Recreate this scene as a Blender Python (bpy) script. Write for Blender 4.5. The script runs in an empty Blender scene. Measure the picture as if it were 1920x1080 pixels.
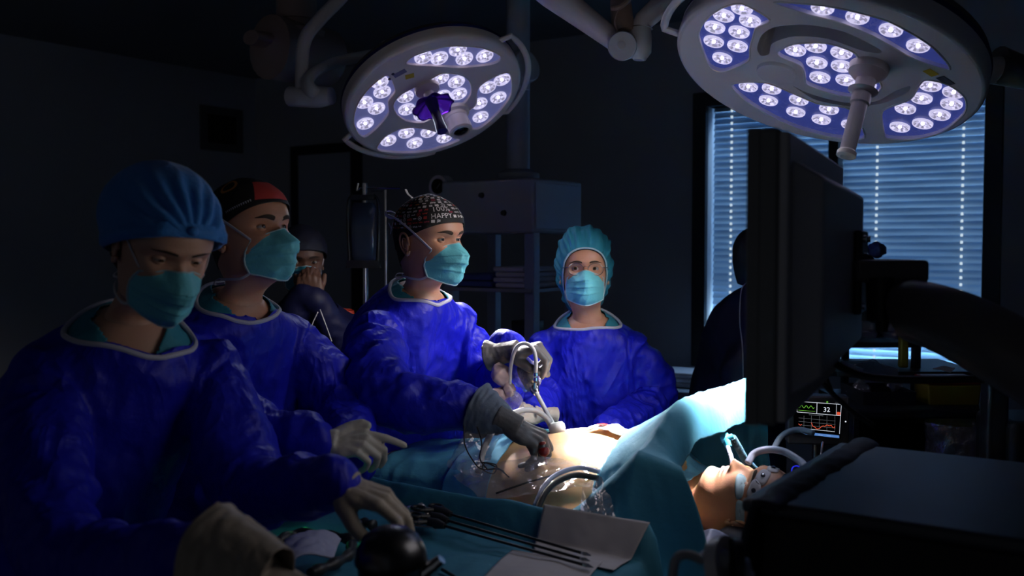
import bpy, bmesh, math, random
import numpy as np
from mathutils import Vector, Matrix, noise as mnoise
from mathutils.bvhtree import BVHTree
from mathutils.geometry import tessellate_polygon

# ------------------------------------------------------------------ camera, world, exposure
S = bpy.context.scene
COL = S.collection
FPX, CAM_Z, PITCH = 1866.67, 1.6, math.radians(2.5)
cam = bpy.data.objects.new('camera', bpy.data.cameras.new('camera'))
COL.objects.link(cam)
cam.location = (0, 0, CAM_Z)
cam.rotation_euler = (math.radians(90) - PITCH, 0, 0)
cam.data.lens = 35; cam.data.sensor_width = 36
cam.data.clip_start = .05
cam.data.dof.use_dof = True
cam.data.dof.focus_distance = 2.75
cam.data.dof.aperture_fstop = 3.5
S.camera = cam
S.view_settings.view_transform = 'Standard'
S.view_settings.look = 'None'
S.view_settings.gamma = 1
S.view_settings.use_curve_mapping = False
S.view_settings.exposure = 0.0
W = bpy.data.worlds.new('room_dark'); S.world = W; W.use_nodes = True
W.node_tree.nodes['Background'].inputs[0].default_value = (.50, .54, .62, 1)
W.node_tree.nodes['Background'].inputs[1].default_value = .065

def at(px, py, Y):
    """a point of the place at depth Y seen at that spot of the photograph"""
    dx = (px - 960) / FPX; dy = (540 - py) / FPX
    d = Vector((dx, math.cos(PITCH) + dy * math.sin(PITCH), -math.sin(PITCH) + dy * math.cos(PITCH)))
    k = Y / d.y
    return Vector((d.x * k, Y, CAM_Z + d.z * k))

# room axes: U runs along the window wall (to the patient's head), V away from the camera
ANG = math.atan2(-.559, .829)
UU = Vector((.829, -.559, 0)); VV = Vector((.559, .829, 0))
O0 = Vector((.545, 2.25, 0))
def room(a, b, z=0): return O0 + UU * a + VV * b + Vector((0, 0, z))

def spot(name, loc, target, power, size, angle, blend, color, parent=None):
    l = bpy.data.lights.new(name, 'SPOT'); l.energy = power; l.shadow_soft_size = size
    l.spot_size = math.radians(angle); l.spot_blend = blend; l.color = color
    o = bpy.data.objects.new(name, l); COL.objects.link(o)
    o.location = loc
    o.rotation_euler = (Vector(target) - Vector(loc)).to_track_quat('-Z', 'Y').to_euler()
    return o
def area(name, loc, target, power, sx, sy, color, spread=180):
    l = bpy.data.lights.new(name, 'AREA'); l.energy = power; l.shape = 'RECTANGLE'; l.size = sx; l.size_y = sy; l.color = color
    l.spread = math.radians(spread)
    o = bpy.data.objects.new(name, l); COL.objects.link(o); o.location = loc
    o.rotation_euler = (Vector(target) - Vector(loc)).to_track_quat('-Z', 'Y').to_euler()
    return o

# ------------------------------------------------------------------ materials
MAT = {}
def mat(name, col, rough=.5, metal=0, spec=.5, emit=None, estr=0, bump=None, sheen=0, trans=0, sss=0, coat=0, var=None, alpha=1):
    m = bpy.data.materials.new(name); m.use_nodes = True
    nt = m.node_tree; b = nt.nodes['Principled BSDF']
    b.inputs['Base Color'].default_value = (*col, 1)
    b.inputs['Roughness'].default_value = rough
    b.inputs['Metallic'].default_value = metal
    b.inputs['Specular IOR Level'].default_value = spec
    if emit: b.inputs['Emission Color'].default_value = (*emit, 1); b.inputs['Emission Strength'].default_value = estr
    if sheen: b.inputs['Sheen Weight'].default_value = sheen
    if trans: b.inputs['Transmission Weight'].default_value = trans
    if coat: b.inputs['Coat Weight'].default_value = coat
    if sss:
        b.inputs['Subsurface Weight'].default_value = sss
        b.inputs['Subsurface Radius'].default_value = (.012, .005, .002); b.inputs['Subsurface Scale'].default_value = 1
    if alpha < 1: b.inputs['Alpha'].default_value = alpha
    if bump or var:
        tc = nt.nodes.new('ShaderNodeTexCoord')
    if bump:
        sc, st = bump[0], bump[1]
        n = nt.nodes.new('ShaderNodeTexNoise'); n.inputs['Scale'].default_value = sc; n.inputs['Detail'].default_value = 5
        if len(bump) > 2:
            mp = nt.nodes.new('ShaderNodeMapping'); mp.inputs['Scale'].default_value = bump[2]
            nt.links.new(tc.outputs['Object'], mp.inputs['Vector']); nt.links.new(mp.outputs[0], n.inputs['Vector'])
        else: nt.links.new(tc.outputs['Object'], n.inputs['Vector'])
        bp = nt.nodes.new('ShaderNodeBump'); bp.inputs['Strength'].default_value = st; bp.inputs['Distance'].default_value = .004
        nt.links.new(n.outputs[0], bp.inputs['Height']); nt.links.new(bp.outputs[0], b.inputs['Normal'])
    if var:
        n = nt.nodes.new('ShaderNodeTexNoise'); n.inputs['Scale'].default_value = var[0]; n.inputs['Detail'].default_value = 4
        nt.links.new(tc.outputs['Object'], n.inputs['Vector'])
        r = nt.nodes.new('ShaderNodeValToRGB'); r.color_ramp.elements[0].position = .35; r.color_ramp.elements[1].position = .65
        r.color_ramp.elements[0].color = (*col, 1); r.color_ramp.elements[1].color = (*var[1], 1)
        nt.links.new(n.outputs[0], r.inputs[0]); nt.links.new(r.outputs[0], b.inputs['Base Color'])
    MAT[name] = m
    return m

def gown_mat(name, col, rough, strength):
    m = mat(name, col, rough, spec=.27); nt = m.node_tree; b = nt.nodes['Principled BSDF']
    tc = nt.nodes.new('ShaderNodeTexCoord'); last = None
    for sc, dist, st, stretch in ((7, .030, strength, (1, 1, .45)), (17, .010, strength * .5, (1, 1, .7)), (60, .003, strength * .35, (1, 1, 1))):
        mp = nt.nodes.new('ShaderNodeMapping'); mp.inputs['Scale'].default_value = stretch; mp.inputs['Rotation'].default_value = (0, .35, sc)
        n = nt.nodes.new('ShaderNodeTexNoise'); n.inputs['Scale'].default_value = sc; n.inputs['Detail'].default_value = 3; n.inputs['Distortion'].default_value = .6
        a = nt.nodes.new('ShaderNodeMath'); a.operation = 'SUBTRACT'; a.inputs[1].default_value = .5
        c = nt.nodes.new('ShaderNodeMath'); c.operation = 'ABSOLUTE'
        d = nt.nodes.new('ShaderNodeMath'); d.operation = 'MULTIPLY'; d.inputs[1].default_value = -3
        bp = nt.nodes.new('ShaderNodeBump'); bp.inputs['Strength'].default_value = st; bp.inputs['Distance'].default_value = dist
        nt.links.new(tc.outputs['Object'], mp.inputs[0]); nt.links.new(mp.outputs[0], n.inputs['Vector'])
        nt.links.new(n.outputs[0], a.inputs[0]); nt.links.new(a.outputs[0], c.inputs[0]); nt.links.new(c.outputs[0], d.inputs[0]); nt.links.new(d.outputs[0], bp.inputs['Height'])
        if last: nt.links.new(last.outputs[0], bp.inputs['Normal'])
        last = bp
    nt.links.new(last.outputs[0], b.inputs['Normal'])
def film(name, tint=(1, 1, 1), gloss=.25, rough=.12):
    """thin clear plastic film"""
    m = bpy.data.materials.new(name); m.use_nodes = True; nt = m.node_tree
    nt.nodes.remove(nt.nodes['Principled BSDF'])
    t = nt.nodes.new('ShaderNodeBsdfTransparent'); t.inputs[0].default_value = (*tint, 1)
    g = nt.nodes.new('ShaderNodeBsdfGlossy'); g.inputs['Roughness'].default_value = rough; g.inputs[0].default_value = (1, .93, .95, 1)
    d = nt.nodes.new('ShaderNodeBsdfDiffuse'); d.inputs[0].default_value = (.75, .7, .75, 1)
    fr = nt.nodes.new('ShaderNodeLayerWeight'); fr.inputs[0].default_value = .25
    pw = nt.nodes.new('ShaderNodeMath'); pw.operation = 'POWER'; pw.inputs[1].default_value = 2.0
    mul = nt.nodes.new('ShaderNodeMath'); mul.operation = 'MULTIPLY_ADD'; mul.inputs[1].default_value = .7; mul.inputs[2].default_value = gloss * .25
    nt.links.new(fr.outputs['Facing'], pw.inputs[0]); nt.links.new(pw.outputs[0], mul.inputs[0])
    m1 = nt.nodes.new('ShaderNodeMixShader'); m2 = nt.nodes.new('ShaderNodeMixShader')
    m1.inputs[0].default_value = gloss * .30
    nt.links.new(t.outputs[0], m1.inputs[1]); nt.links.new(d.outputs[0], m1.inputs[2])
    nt.links.new(mul.outputs[0], m2.inputs[0]); nt.links.new(m1.outputs[0], m2.inputs[1]); nt.links.new(g.outputs[0], m2.inputs[2])
    tc = nt.nodes.new('ShaderNodeTexCoord'); n = nt.nodes.new('ShaderNodeTexNoise'); n.inputs['Scale'].default_value = 26; n.inputs['Detail'].default_value = 3
    bp = nt.nodes.new('ShaderNodeBump'); bp.inputs['Strength'].default_value = .9; bp.inputs['Distance'].default_value = .01
    nt.links.new(tc.outputs['Object'], n.inputs['Vector']); nt.links.new(n.outputs[0], bp.inputs['Height'])
    nt.links.new(bp.outputs[0], g.inputs['Normal'])
    nt.links.new(m2.outputs[0], nt.nodes['Material Output'].inputs[0])
    MAT[name] = m

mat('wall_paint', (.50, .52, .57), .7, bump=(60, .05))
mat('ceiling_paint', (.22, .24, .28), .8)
mat('floor_vinyl', (.05, .06, .075), .35)
mat('frame_dark', (.018, .020, .026), .5)
mat('dark_plastic', (.02, .021, .024), .45)
mat('black_rubber', (.008, .008, .009), .5)
mat('monitor_shell', (.62, .60, .62), .45)
mat('monitor_side', (.22, .22, .22), .5)
mat('arm_shell', (.16, .14, .14), .38)
mat('lamp_beige', (.95, .83, .78), .35, coat=.15)
mat('lamp_grey', (.90, .87, .88), .35, coat=.15)
mat('lamp_back', (.13, .12, .11), .5)
mat('lamp_arm', (.66, .63, .66), .35)
mat('arm_white', (.85, .78, .82), .4)
mat('arm_bronze', (.50, .36, .30), .4)
mat('blue_stripe', (.01, .012, .12), .4)
mat('petal_left', (.20, .20, .36), .25, emit=(.22, .24, .60), estr=.30)
mat('petal_right', (.05, .07, .30), .25, emit=(.08, .11, .50), estr=.30)
mat('steel', (.62, .62, .64), .22, 1)
mat('dark_steel', (.10, .10, .11), .3, 1)
mat('black_shaft', (.006, .006, .007), .35)
mat('gown_dark', (.004, .006, .05), .6, bump=(30, .3))
mat('binding', (.55, .56, .68), .7)
mat('scrub_teal', (.03, .26, .36), .7, bump=(90, .3))
mat('mask_teal', (.15, .62, .74), .6, sheen=.1, bump=(160, .25))
mat('mask_trim', (.45, .66, .72), .65)
mat('tie_white', (.60, .60, .66), .7)
mat('cap_black', (.008, .007, .008), .7, bump=(200, .2))
mat('print_white', (.75, .70, .70), .8)
mat('print_red', (.55, .05, .04), .8)
mat('print_orange', (.65, .25, .04), .8)
mat('print_pink', (.5, .04, .09), .8)
mat('cap_blue', (.03, .22, .66), .7, sheen=.2, bump=(70, .7))
mat('bouffant_teal', (.02, .25, .36), .75, bump=(60, .6))
mat('skin_light', (.62, .31, .20), .45, sss=.25, bump=(240, .12))
mat('skin_mid', (.53, .27, .18), .45, sss=.25, bump=(240, .12))
mat('skin_pale', (.62, .36, .26), .45, sss=.2, bump=(240, .12))
mat('skin_belly', (.72, .42, .20), .4, sss=.15, bump=(60, .12), var=(7, (.70, .47, .27)))
mat('skin_shaded', (.15, .075, .05), .5)  # shade painted into the skin of the two people behind
mat('lips', (.45, .17, .14), .4)
mat('hair_dark', (.012, .008, .006), .55, bump=(300, .8))
mat('hair_brown', (.025, .014, .009), .55, bump=(300, .8))
mat('brow', (.035, .018, .012), .8)
mat('eye_white', (.40, .37, .36), .25)
mat('iris_grey', (.05, .075, .09), .2)
mat('iris_brown', (.06, .03, .015), .2)
mat('pupil', (.002, .002, .002), .08, coat=1)
mat('glove_white', (.50, .47, .42), .55, sss=.05, bump=(70, .35))
mat('glove_cream', (.42, .36, .30), .6, bump=(70, .35))
mat('glove_grey', (.095, .088, .095), .62, bump=(60, .4))
mat('cuff_grey', (.10, .13, .19), .6, bump=(40, .6))
mat('drape_teal', (.032, .19, .30), .75, bump=(55, .35))
mat('drape_bright', (.10, .38, .58), .8, bump=(55, .3))
mat('drape_dark', (.008, .05, .085), .75, bump=(40, .3))
mat('sheet_lilac', (.38, .40, .58), .8, bump=(30, .3))
mat('paper_grey', (.42, .40, .44), .8, bump=(30, .2))
mat('gauze', (.8, .78, .75), .9, bump=(200, .6))
mat('blood', (.22, .01, .008), .3)
mat('tube_white', (.72, .72, .76), .35)
mat('tube_clear', (.42, .46, .62), .25, spec=.6)
mat('tube_black', (.010, .010, .012), .65)
mat('connector_blue', (.04, .38, .62), .3)
mat('electrode', (.66, .62, .68), .7)
mat('tape_blue', (.35, .50, .62), .5)
mat('purple_plastic', (.10, .015, .42), .25, trans=.35, coat=.4)
mat('purple_dark', (.018, .004, .09), .3, coat=.4)
mat('trocar', (.80, .82, .84), .3, sss=.0)
mat('trocar_gem', (.10, .38, .50), .15, trans=.4)
mat('label_yellow', (.70, .45, .03), .6)
mat('label_dark', (.03, .03, .06), .5)
mat('label_lilac', (.20, .17, .33), .5)
mat('cart_top', (.060, .065, .080), .45, bump=(9, .1))
mat('cart_body', (.010, .010, .012), .6)
mat('pad_navy', (.006, .008, .022), .7, bump=(30, .4))
mat('vital_case', (.055, .042, .045), .45)
mat('screen_live', (.01, .01, .01), .3, emit=(1, .93, .90), estr=1.3)
mat('screen_black', (.002, .002, .003), .2)
mat('ink_white', (0, 0, 0), .5, emit=(.85, .9, 1), estr=.9)
mat('ink_grey', (0, 0, 0), .5, emit=(.35, .38, .42), estr=.35)
mat('ink_red', (0, 0, 0), .5, emit=(1, .12, .05), estr=.7)
mat('ink_green', (0, 0, 0), .5, emit=(.25, .8, .08), estr=.5)
mat('ink_blue', (0, 0, 0), .5, emit=(.10, .25, .62), estr=.8)
mat('pendant_grey', (.42, .42, .46), .5)
mat('pendant_panel', (.45, .50, .60), .5)
mat('linen', (.85, .80, .86), .9, bump=(60, .4))
mat('linen_blue', (.10, .15, .40), .9, bump=(60, .4))
mat('bag_fluid', (.05, .065, .10), .2, trans=.2)
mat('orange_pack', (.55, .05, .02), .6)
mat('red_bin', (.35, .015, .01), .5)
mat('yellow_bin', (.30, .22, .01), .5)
mat('green_glow', (.03, .30, .10), .4, emit=(.02, .8, .2), estr=.6)
mat('vent_frame', (.12, .125, .14), .6)
mat('clear_box', (.25, .3, .36), .2, trans=.5)
mat('blue_led', (0, 0, 0), .4, emit=(.02, .03, 1), estr=.6)
gown_mat('gown_blue', (.010, .013, .50), .46, .42)
film('film_clear', gloss=.62)
film('lens_glass', tint=(.95, .97, 1), gloss=.05, rough=.02)
mat('blind_slat', (.42, .56, .72), .6)
mat('cord_hole_glow', (0, 0, 0), .5, emit=(.75, .90, 1), estr=.9)   # emission standing in for light through the cord holes

# ------------------------------------------------------------------ mesh tools
def nz(v, s=1.0, o=(0, 0, 0)): return mnoise.noise(Vector((v[0] * s + o[0], v[1] * s + o[1], v[2] * s + o[2])))
def lerp(a, b, t): return a + (b - a) * t
def sstep(a, b, x):
    t = min(1, max(0, (x - a) / (b - a))); return t * t * (3 - 2 * t)
def gauss(x, c, s): return math.exp(-((x - c) / s) ** 2)
def interp(x, pts):
    if x <= pts[0][0]: return pts[0][1]
    for (a, fa), (b, fb) in zip(pts, pts[1:]):
        if x <= b: 
            t = (x - a) / (b - a); return fa + (fb - fa) * t
    return pts[-1][1]
def smooth_interp(x, pts):
    """monotone-ish catmull interpolation"""
    n = len(pts)
    if x <= pts[0][0]: return pts[0][1]
    if x >= pts[-1][0]: return pts[-1][1]
    for i in range(n - 1):
        a, fa = pts[i]; b, fb = pts[i + 1]
        if x <= b:
            h = b - a; t = (x - a) / h
            ma = (fb - fa) / h if i == 0 else (fb - pts[i - 1][1]) / (b - pts[i - 1][0])
            mb = (fb - fa) / h if i == n - 2 else (pts[i + 2][1] - fa) / (pts[i + 2][0] - a)
            return (2*t**3-3*t*t+1)*fa + (t**3-2*t*t+t)*h*ma + (-2*t**3+3*t*t)*fb + (t**3-t*t)*h*mb

def path(pts, n=8):
    """smooth catmull path through points"""
    P = [Vector(p) for p in pts]
    if len(P) < 3: return P
    out = []
    for i in range(len(P) - 1):
        p0 = P[i - 1] if i else P[0] * 2 - P[1]; p1 = P[i]; p2 = P[i + 1]; p3 = P[i + 2] if i + 2 < len(P) else P[-1] * 2 - P[-2]
        for k in range(n):
            t = k / n
            out.append(.5 * ((2 * p1) + (p2 - p0) * t + (2 * p0 - 5 * p1 + 4 * p2 - p3) * t * t + (3 * p1 - p0 - 3 * p2 + p3) * t ** 3))
    out.append(P[-1]); return out

class MB:
    def __init__(s): s.v = []; s.f = []; s.m = []
    def add(s, V, Fc, mi=0, M=None):
        o = len(s.v)
        s.v += [M @ Vector(p) for p in V] if M else [Vector(p) for p in V]
        s.f += [tuple(i + o for i in f) for f in Fc]; s.m += [mi] * len(Fc); return s
    def box(s, c, d, mi=0, M=None, rz=0):
        x, y, z = [k / 2 for k in d]
        V = [Vector((sx * x, sy * y, sz * z)) for sz in (-1, 1) for sy in (-1, 1) for sx in (-1, 1)]
        R = Matrix.Rotation(rz, 3, 'Z') if rz else None
        V = [(R @ v if R else v) + Vector(c) for v in V]
        return s.add(V, [(0, 2, 3, 1), (4, 5, 7, 6), (0, 1, 5, 4), (2, 6, 7, 3), (0, 4, 6, 2), (1, 3, 7, 5)], mi, M)
    def loft(s, rings, mi=0, cap=True, closed=True, M=None):
        n = len(rings[0]); V = [p for r in rings for p in r]; Fc = []
        m = n if closed else n - 1
        for i in range(len(rings) - 1):
            for j in range(m):
                a = i * n + j; b = i * n + (j + 1) % n
                Fc.append((a, b, b + n, a + n))
        if cap and closed:
            Fc.append(tuple(reversed(range(n)))); Fc.append(tuple(range((len(rings) - 1) * n, len(rings) * n)))
        return s.add(V, Fc, mi, M)
    def tube(s, pts, r, seg=10, mi=0, cap=True, flat=1, up=None):
        P = [Vector(p) for p in pts]; n = len(P)
        T = []
        for i in range(n):
            d = P[min(i + 1, n - 1)] - P[max(i - 1, 0)]
            T.append(d.normalized() if d.length > 1e-9 else Vector((0, 0, 1)))
        a = Vector(up) if up else (Vector((0, 0, 1)) if abs(T[0].z) < .9 else Vector((1, 0, 0)))
        a = (a - T[0] * a.dot(T[0])).normalized()
        rings = []
        for i in range(n):
            a = (a - T[i] * a.dot(T[i])).normalized(); b = T[i].cross(a)
            rr = r[i] if hasattr(r, '__len__') else r
            rings.append([P[i] + a * math.cos(2*math.pi*k/seg) * rr * flat + b * math.sin(2*math.pi*k/seg) * rr for k in range(seg)])
        return s.loft(rings, mi, cap)
    def cyl(s, a, b, r, r2=None, seg=24, mi=0): return s.tube([a, b], [r, r if r2 is None else r2], seg, mi)
    def lathe(s, prof, seg=24, mi=0, M=None, cap=False):
        rings = [[Vector((r * math.cos(2*math.pi*k/seg), r * math.sin(2*math.pi*k/seg), z)) for k in range(seg)] for r, z in prof]
        return s.loft(rings, mi, cap, True, M)
    def ball(s, c, r, mi=0, seg=16, M=None):
        c = Vector(c); r = r if hasattr(r, '__len__') else (r, r, r)
        rings = []
        for i in range(1, seg // 2):
            t = math.pi * i / (seg // 2)
            rings.append([c + Vector((r[0]*math.sin(t)*math.cos(2*math.pi*k/seg), r[1]*math.sin(t)*math.sin(2*math.pi*k/seg), -r[2]*math.cos(t))) for k in range(seg)])
        n = seg; o = [p for q in rings for p in q]
        Fc = []
        for i in range(len(rings) - 1):
            for j in range(n):
                a = i * n + j; b = i * n + (j + 1) % n; Fc.append((a, b, b + n, a + n))
        o += [c + Vector((0, 0, -r[2])), c + Vector((0, 0, r[2]))]; L = len(o) - 2
        for j in range(n): Fc.append((L, (j + 1) % n, j)); Fc.append((L + 1, (len(rings)-1)*n + j, (len(rings)-1)*n + (j+1) % n))
        return s.add(o, Fc, mi, M)
    def grid(s, fn, nu, nv, mi=0, M=None):
        V = [fn(i / nu, j / nv) for j in range(nv + 1) for i in range(nu + 1)]
        Fc = [(j*(nu+1)+i, j*(nu+1)+i+1, (j+1)*(nu+1)+i+1, (j+1)*(nu+1)+i) for j in range(nv) for i in range(nu)]
        return s.add(V, Fc, mi, M)
    def build(s, name, mats, parent=None, smooth=True, sharp=40, loc=None, rot=None, bevel=0, solid=0, sub=0):
        me = bpy.data.meshes.new(name)
        org = Vector(loc) if loc is not None and parent is None else Vector((0, 0, 0))
        me.from_pydata([tuple(v) for v in s.v], [], s.f)
        for m in (mats if isinstance(mats, (list, tuple)) else [mats]): me.materials.append(MAT[m])
        me.polygons.foreach_set('material_index', s.m)
        if smooth:
            me.polygons.foreach_set('use_smooth', [True] * len(s.f))
            if sharp: me.set_sharp_from_angle(angle=math.radians(sharp))
        me.update()
        o = bpy.data.objects.new(name, me); COL.objects.link(o)
        if parent: o.parent = parent
        if loc is not None: o.location = loc
        if rot is not None: o.rotation_euler = rot
        if bevel:
            b = o.modifiers.new('bevel', 'BEVEL'); b.width = bevel; b.segments = 3; b.limit_method = 'ANGLE'; b.angle_limit = math.radians(40)
            b.harden_normals = False
        if solid:
            b = o.modifiers.new('solid', 'SOLIDIFY'); b.thickness = solid; b.offset = 0
        if sub:
            b = o.modifiers.new('sub', 'SUBSURF'); b.levels = sub; b.render_levels = sub
        return o

def tag(o, label, cat, group=None, kind=None):
    o['label'] = label; o['category'] = cat
    if group: o['group'] = group
    if kind: o['kind'] = kind
    return o
def empty(name, label, cat, loc=(0, 0, 0), rz=0, group=None, rot=None):
    o = bpy.data.objects.new(name, None); COL.objects.link(o); o.location = loc
    o.rotation_euler = rot if rot is not None else (0, 0, rz); o.empty_display_size = .05
    return tag(o, label, cat, group)
def struct(o): o['kind'] = 'structure'; return o
def dup(o, loc=None, parent=None):
    c = o.copy(); COL.objects.link(c)
    if parent: c.parent = parent
    if loc is not None: c.location = loc
    return c
def arr_obj(name, V, Fc, m, parent=None, loc=None):
    b = MB(); b.v = [Vector(p) for p in V]; b.f = Fc; b.m = [0] * len(Fc)
    return b.build(name, m, parent, loc=loc, sharp=0)

def remesh(mb, voxel, smooth=3):
    """one continuous skin over the pieces in mb; returns (verts array, faces)"""
    me = bpy.data.meshes.new('tmp'); me.from_pydata([tuple(v) for v in mb.v], [], mb.f); me.update()
    o = bpy.data.objects.new('tmp', me); COL.objects.link(o)
    r = o.modifiers.new('r', 'REMESH'); r.mode = 'VOXEL'; r.voxel_size = voxel
    dg = bpy.context.evaluated_depsgraph_get(); e = o.evaluated_get(dg); m2 = e.to_mesh()
    n = len(m2.vertices); V = np.empty(n * 3); m2.vertices.foreach_get('co', V); V = V.reshape(-1, 3).copy()
    Fc = [tuple(p.vertices) for p in m2.polygons]
    ed = np.array([tuple(x.vertices) for x in m2.edges])
    e.to_mesh_clear(); bpy.data.objects.remove(o); bpy.data.meshes.remove(me)
    V = lap(V, ed, smooth)
    return V, Fc, ed
def lap(V, ed, it, lam=.5, mask=None):
    n = len(V); deg = np.bincount(ed.ravel(), minlength=n)[:, None].astype(float); deg[deg == 0] = 1
    for k in range(it):
        A = np.zeros_like(V); np.add.at(A, ed[:, 0], V[ed[:, 1]]); np.add.at(A, ed[:, 1], V[ed[:, 0]])
        d = (A / deg - V) * lam
        if mask is not None: d *= mask[:, None]
        V = V + d
    return V
def normals(V, Fc):
    F4 = np.array([f if len(f) == 4 else (f[0], f[1], f[2], f[2]) for f in Fc])
    n = np.cross(V[F4[:, 2]] - V[F4[:, 0]], V[F4[:, 3]] - V[F4[:, 1]])
    N = np.zeros_like(V)
    for k in range(4): np.add.at(N, F4[:, k], n)
    L = np.linalg.norm(N, axis=1)[:, None]; L[L == 0] = 1
    return N / L
def wtext(body, size, font_ext=0):
    cu = bpy.data.curves.new('t', 'FONT'); cu.body = body; cu.size = size; cu.align_x = 'CENTER'; cu.align_y = 'CENTER'
    cu.resolution_u = 2
    o = bpy.data.objects.new('t', cu); COL.objects.link(o)
    dg = bpy.context.evaluated_depsgraph_get(); me = o.evaluated_get(dg).to_mesh()
    V = [v.co.copy() for v in me.vertices]; Fc = [tuple(p.vertices) for p in me.polygons]
    o.evaluated_get(dg).to_mesh_clear(); bpy.data.objects.remove(o)
    return V, Fc
# ------------------------------------------------------------------ the room
CEIL = 2.95
def wallquad(name, pts, m):
    b = MB(); b.add(pts, [(0, 1, 2, 3)]); return struct(b.build(name, m, solid=.02))
# window wall: plane b = BW ; window between a = A0..A1
WB = (Vector((1.17, 6.0, 0)) - O0).dot(VV)
def wall_a(px, z=1.6):
    # a coordinate along the window wall for a picture column
    dx = (px - 960) / FPX
    t = (O0.dot(VV) + WB) / (dx * VV.x + VV.y)
    return (Vector((dx * t, t, 0)) - O0).dot(UU)
A_L, A_R = wall_a(1326), wall_a(1843)
W_Z0, W_Z1 = .95, 2.42
A_CORNER = wall_a(555) - .45
A_END = wall_a(1920) + 2.6
fl = MB(); fl.box((0, 0, -.01), (12, 14, .02)); struct(fl.build('floor', 'floor_vinyl', loc=room(-1, 2, 0), rot=(0, 0, ANG)))
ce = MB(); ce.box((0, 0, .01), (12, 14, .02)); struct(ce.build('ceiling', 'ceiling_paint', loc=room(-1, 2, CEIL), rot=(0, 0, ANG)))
w = MB()
b0, b1 = WB, WB + .12
def wbox(mb, a0, a1, bb0, bb1, z0, z1, mi=0):
    c = room((a0 + a1) / 2, (bb0 + bb1) / 2, (z0 + z1) / 2); mb.box(c, (a1 - a0, bb1 - bb0, z1 - z0), mi, None, ANG)
wbox(w, A_CORNER, A_L, b0, b1, 0, CEIL); wbox(w, A_R, A_END, b0, b1, 0, CEIL)
wbox(w, A_L, A_R, b0, b1, 0, W_Z0); wbox(w, A_L, A_R, b0, b1, W_Z1, CEIL)
struct(w.build('wall_back', 'wall_paint', smooth=False))
w = MB(); wbox(w, A_CORNER - .12, A_CORNER, WB - 9, WB + .12, 0, CEIL); struct(w.build('wall_left', 'wall_paint', smooth=False))
w = MB(); wbox(w, A_END, A_END + .12, WB - 9, WB + .12, 0, CEIL); struct(w.build('wall_right', 'wall_paint', smooth=False))
# baseboard
w = MB(); wbox(w, A_CORNER, A_END, WB - .012, WB, 0, .1); struct(w.build('baseboard_back', 'frame_dark', smooth=False))

# window: frame, mullion, glass, blind behind the glass
wn = bpy.data.objects.new('window_1', None); COL.objects.link(wn); struct(wn); wn.location = room((A_L + A_R) / 2, WB, W_Z0)
def wpart(mb, name, m, **k):
    o = mb.build(name, m, **k); o.parent = wn; o.matrix_parent_inverse = Matrix.Translation(-wn.location); return struct(o)
f = MB(); fw = .085
wbox(f, A_L - fw, A_L, WB - .04, WB + .10, W_Z0 - fw, W_Z1 + fw); wbox(f, A_R, A_R + fw, WB - .04, WB + .10, W_Z0 - fw, W_Z1 + fw)
wbox(f, A_L, A_R, WB - .04, WB + .10, W_Z0 - fw, W_Z0); wbox(f, A_L, A_R, WB - .04, WB + .10, W_Z1, W_Z1 + fw)
A_M = wall_a(1562)
wbox(f, A_M - .028, A_M + .028, WB - .03, WB + .08, W_Z0, W_Z1)
wpart(f, 'window_frame', 'frame_dark', smooth=False, bevel=.004)
random.seed(4)
# blind slats, tilted, lit by daylight from outside
sl = MB()
nsl = 40
for i in range(nsl):
    z = W_Z0 + .012 + (W_Z1 - W_Z0 - .02) * i / (nsl - 1)
    for (a0, a1) in ((A_L + .01, A_M - .03), (A_M + .03, A_R - .01)):
        n = 6
        rings = []
        for k in range(n + 1):
            a = lerp(a0, a1, k / n); t = math.radians(62 + 2 * math.sin(i * 1.7 + k))
            w2 = .0215; c = (WB + .065, z)
            rings.append([room(a, c[0] + s_ * w2 * math.cos(t) + cb * math.sin(t), c[1] + s_ * w2 * math.sin(t) - cb * math.cos(t)) for s_, cb in ((-1, 0), (-.5, .0022), (0, .003), (.5, .0022), (1, 0))])
        V = [p for r in rings for p in r]
        sl.add(V, [(q*5+j, q*5+j+1, q*5+5+j+1, q*5+5+j) for q in range(n) for j in range(4)])
bl = wpart(sl, 'window_blind', 'blind_slat', sharp=0)
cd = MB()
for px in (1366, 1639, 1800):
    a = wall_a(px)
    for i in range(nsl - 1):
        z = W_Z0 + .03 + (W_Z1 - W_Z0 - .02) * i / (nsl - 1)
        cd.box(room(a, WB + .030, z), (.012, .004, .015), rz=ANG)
wpart(cd, 'blind_glow_dots', 'cord_hole_glow', smooth=False)  # small glowing boxes imitate light coming through the cord holes
gl = MB(); gl.add([room(A_L, WB + .012, W_Z0), room(A_R, WB + .012, W_Z0), room(A_R, WB + .012, W_Z1), room(A_L, WB + .012, W_Z1)], [(0, 1, 2, 3)])
wpart(gl, 'window_pane', 'lens_glass')
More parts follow.
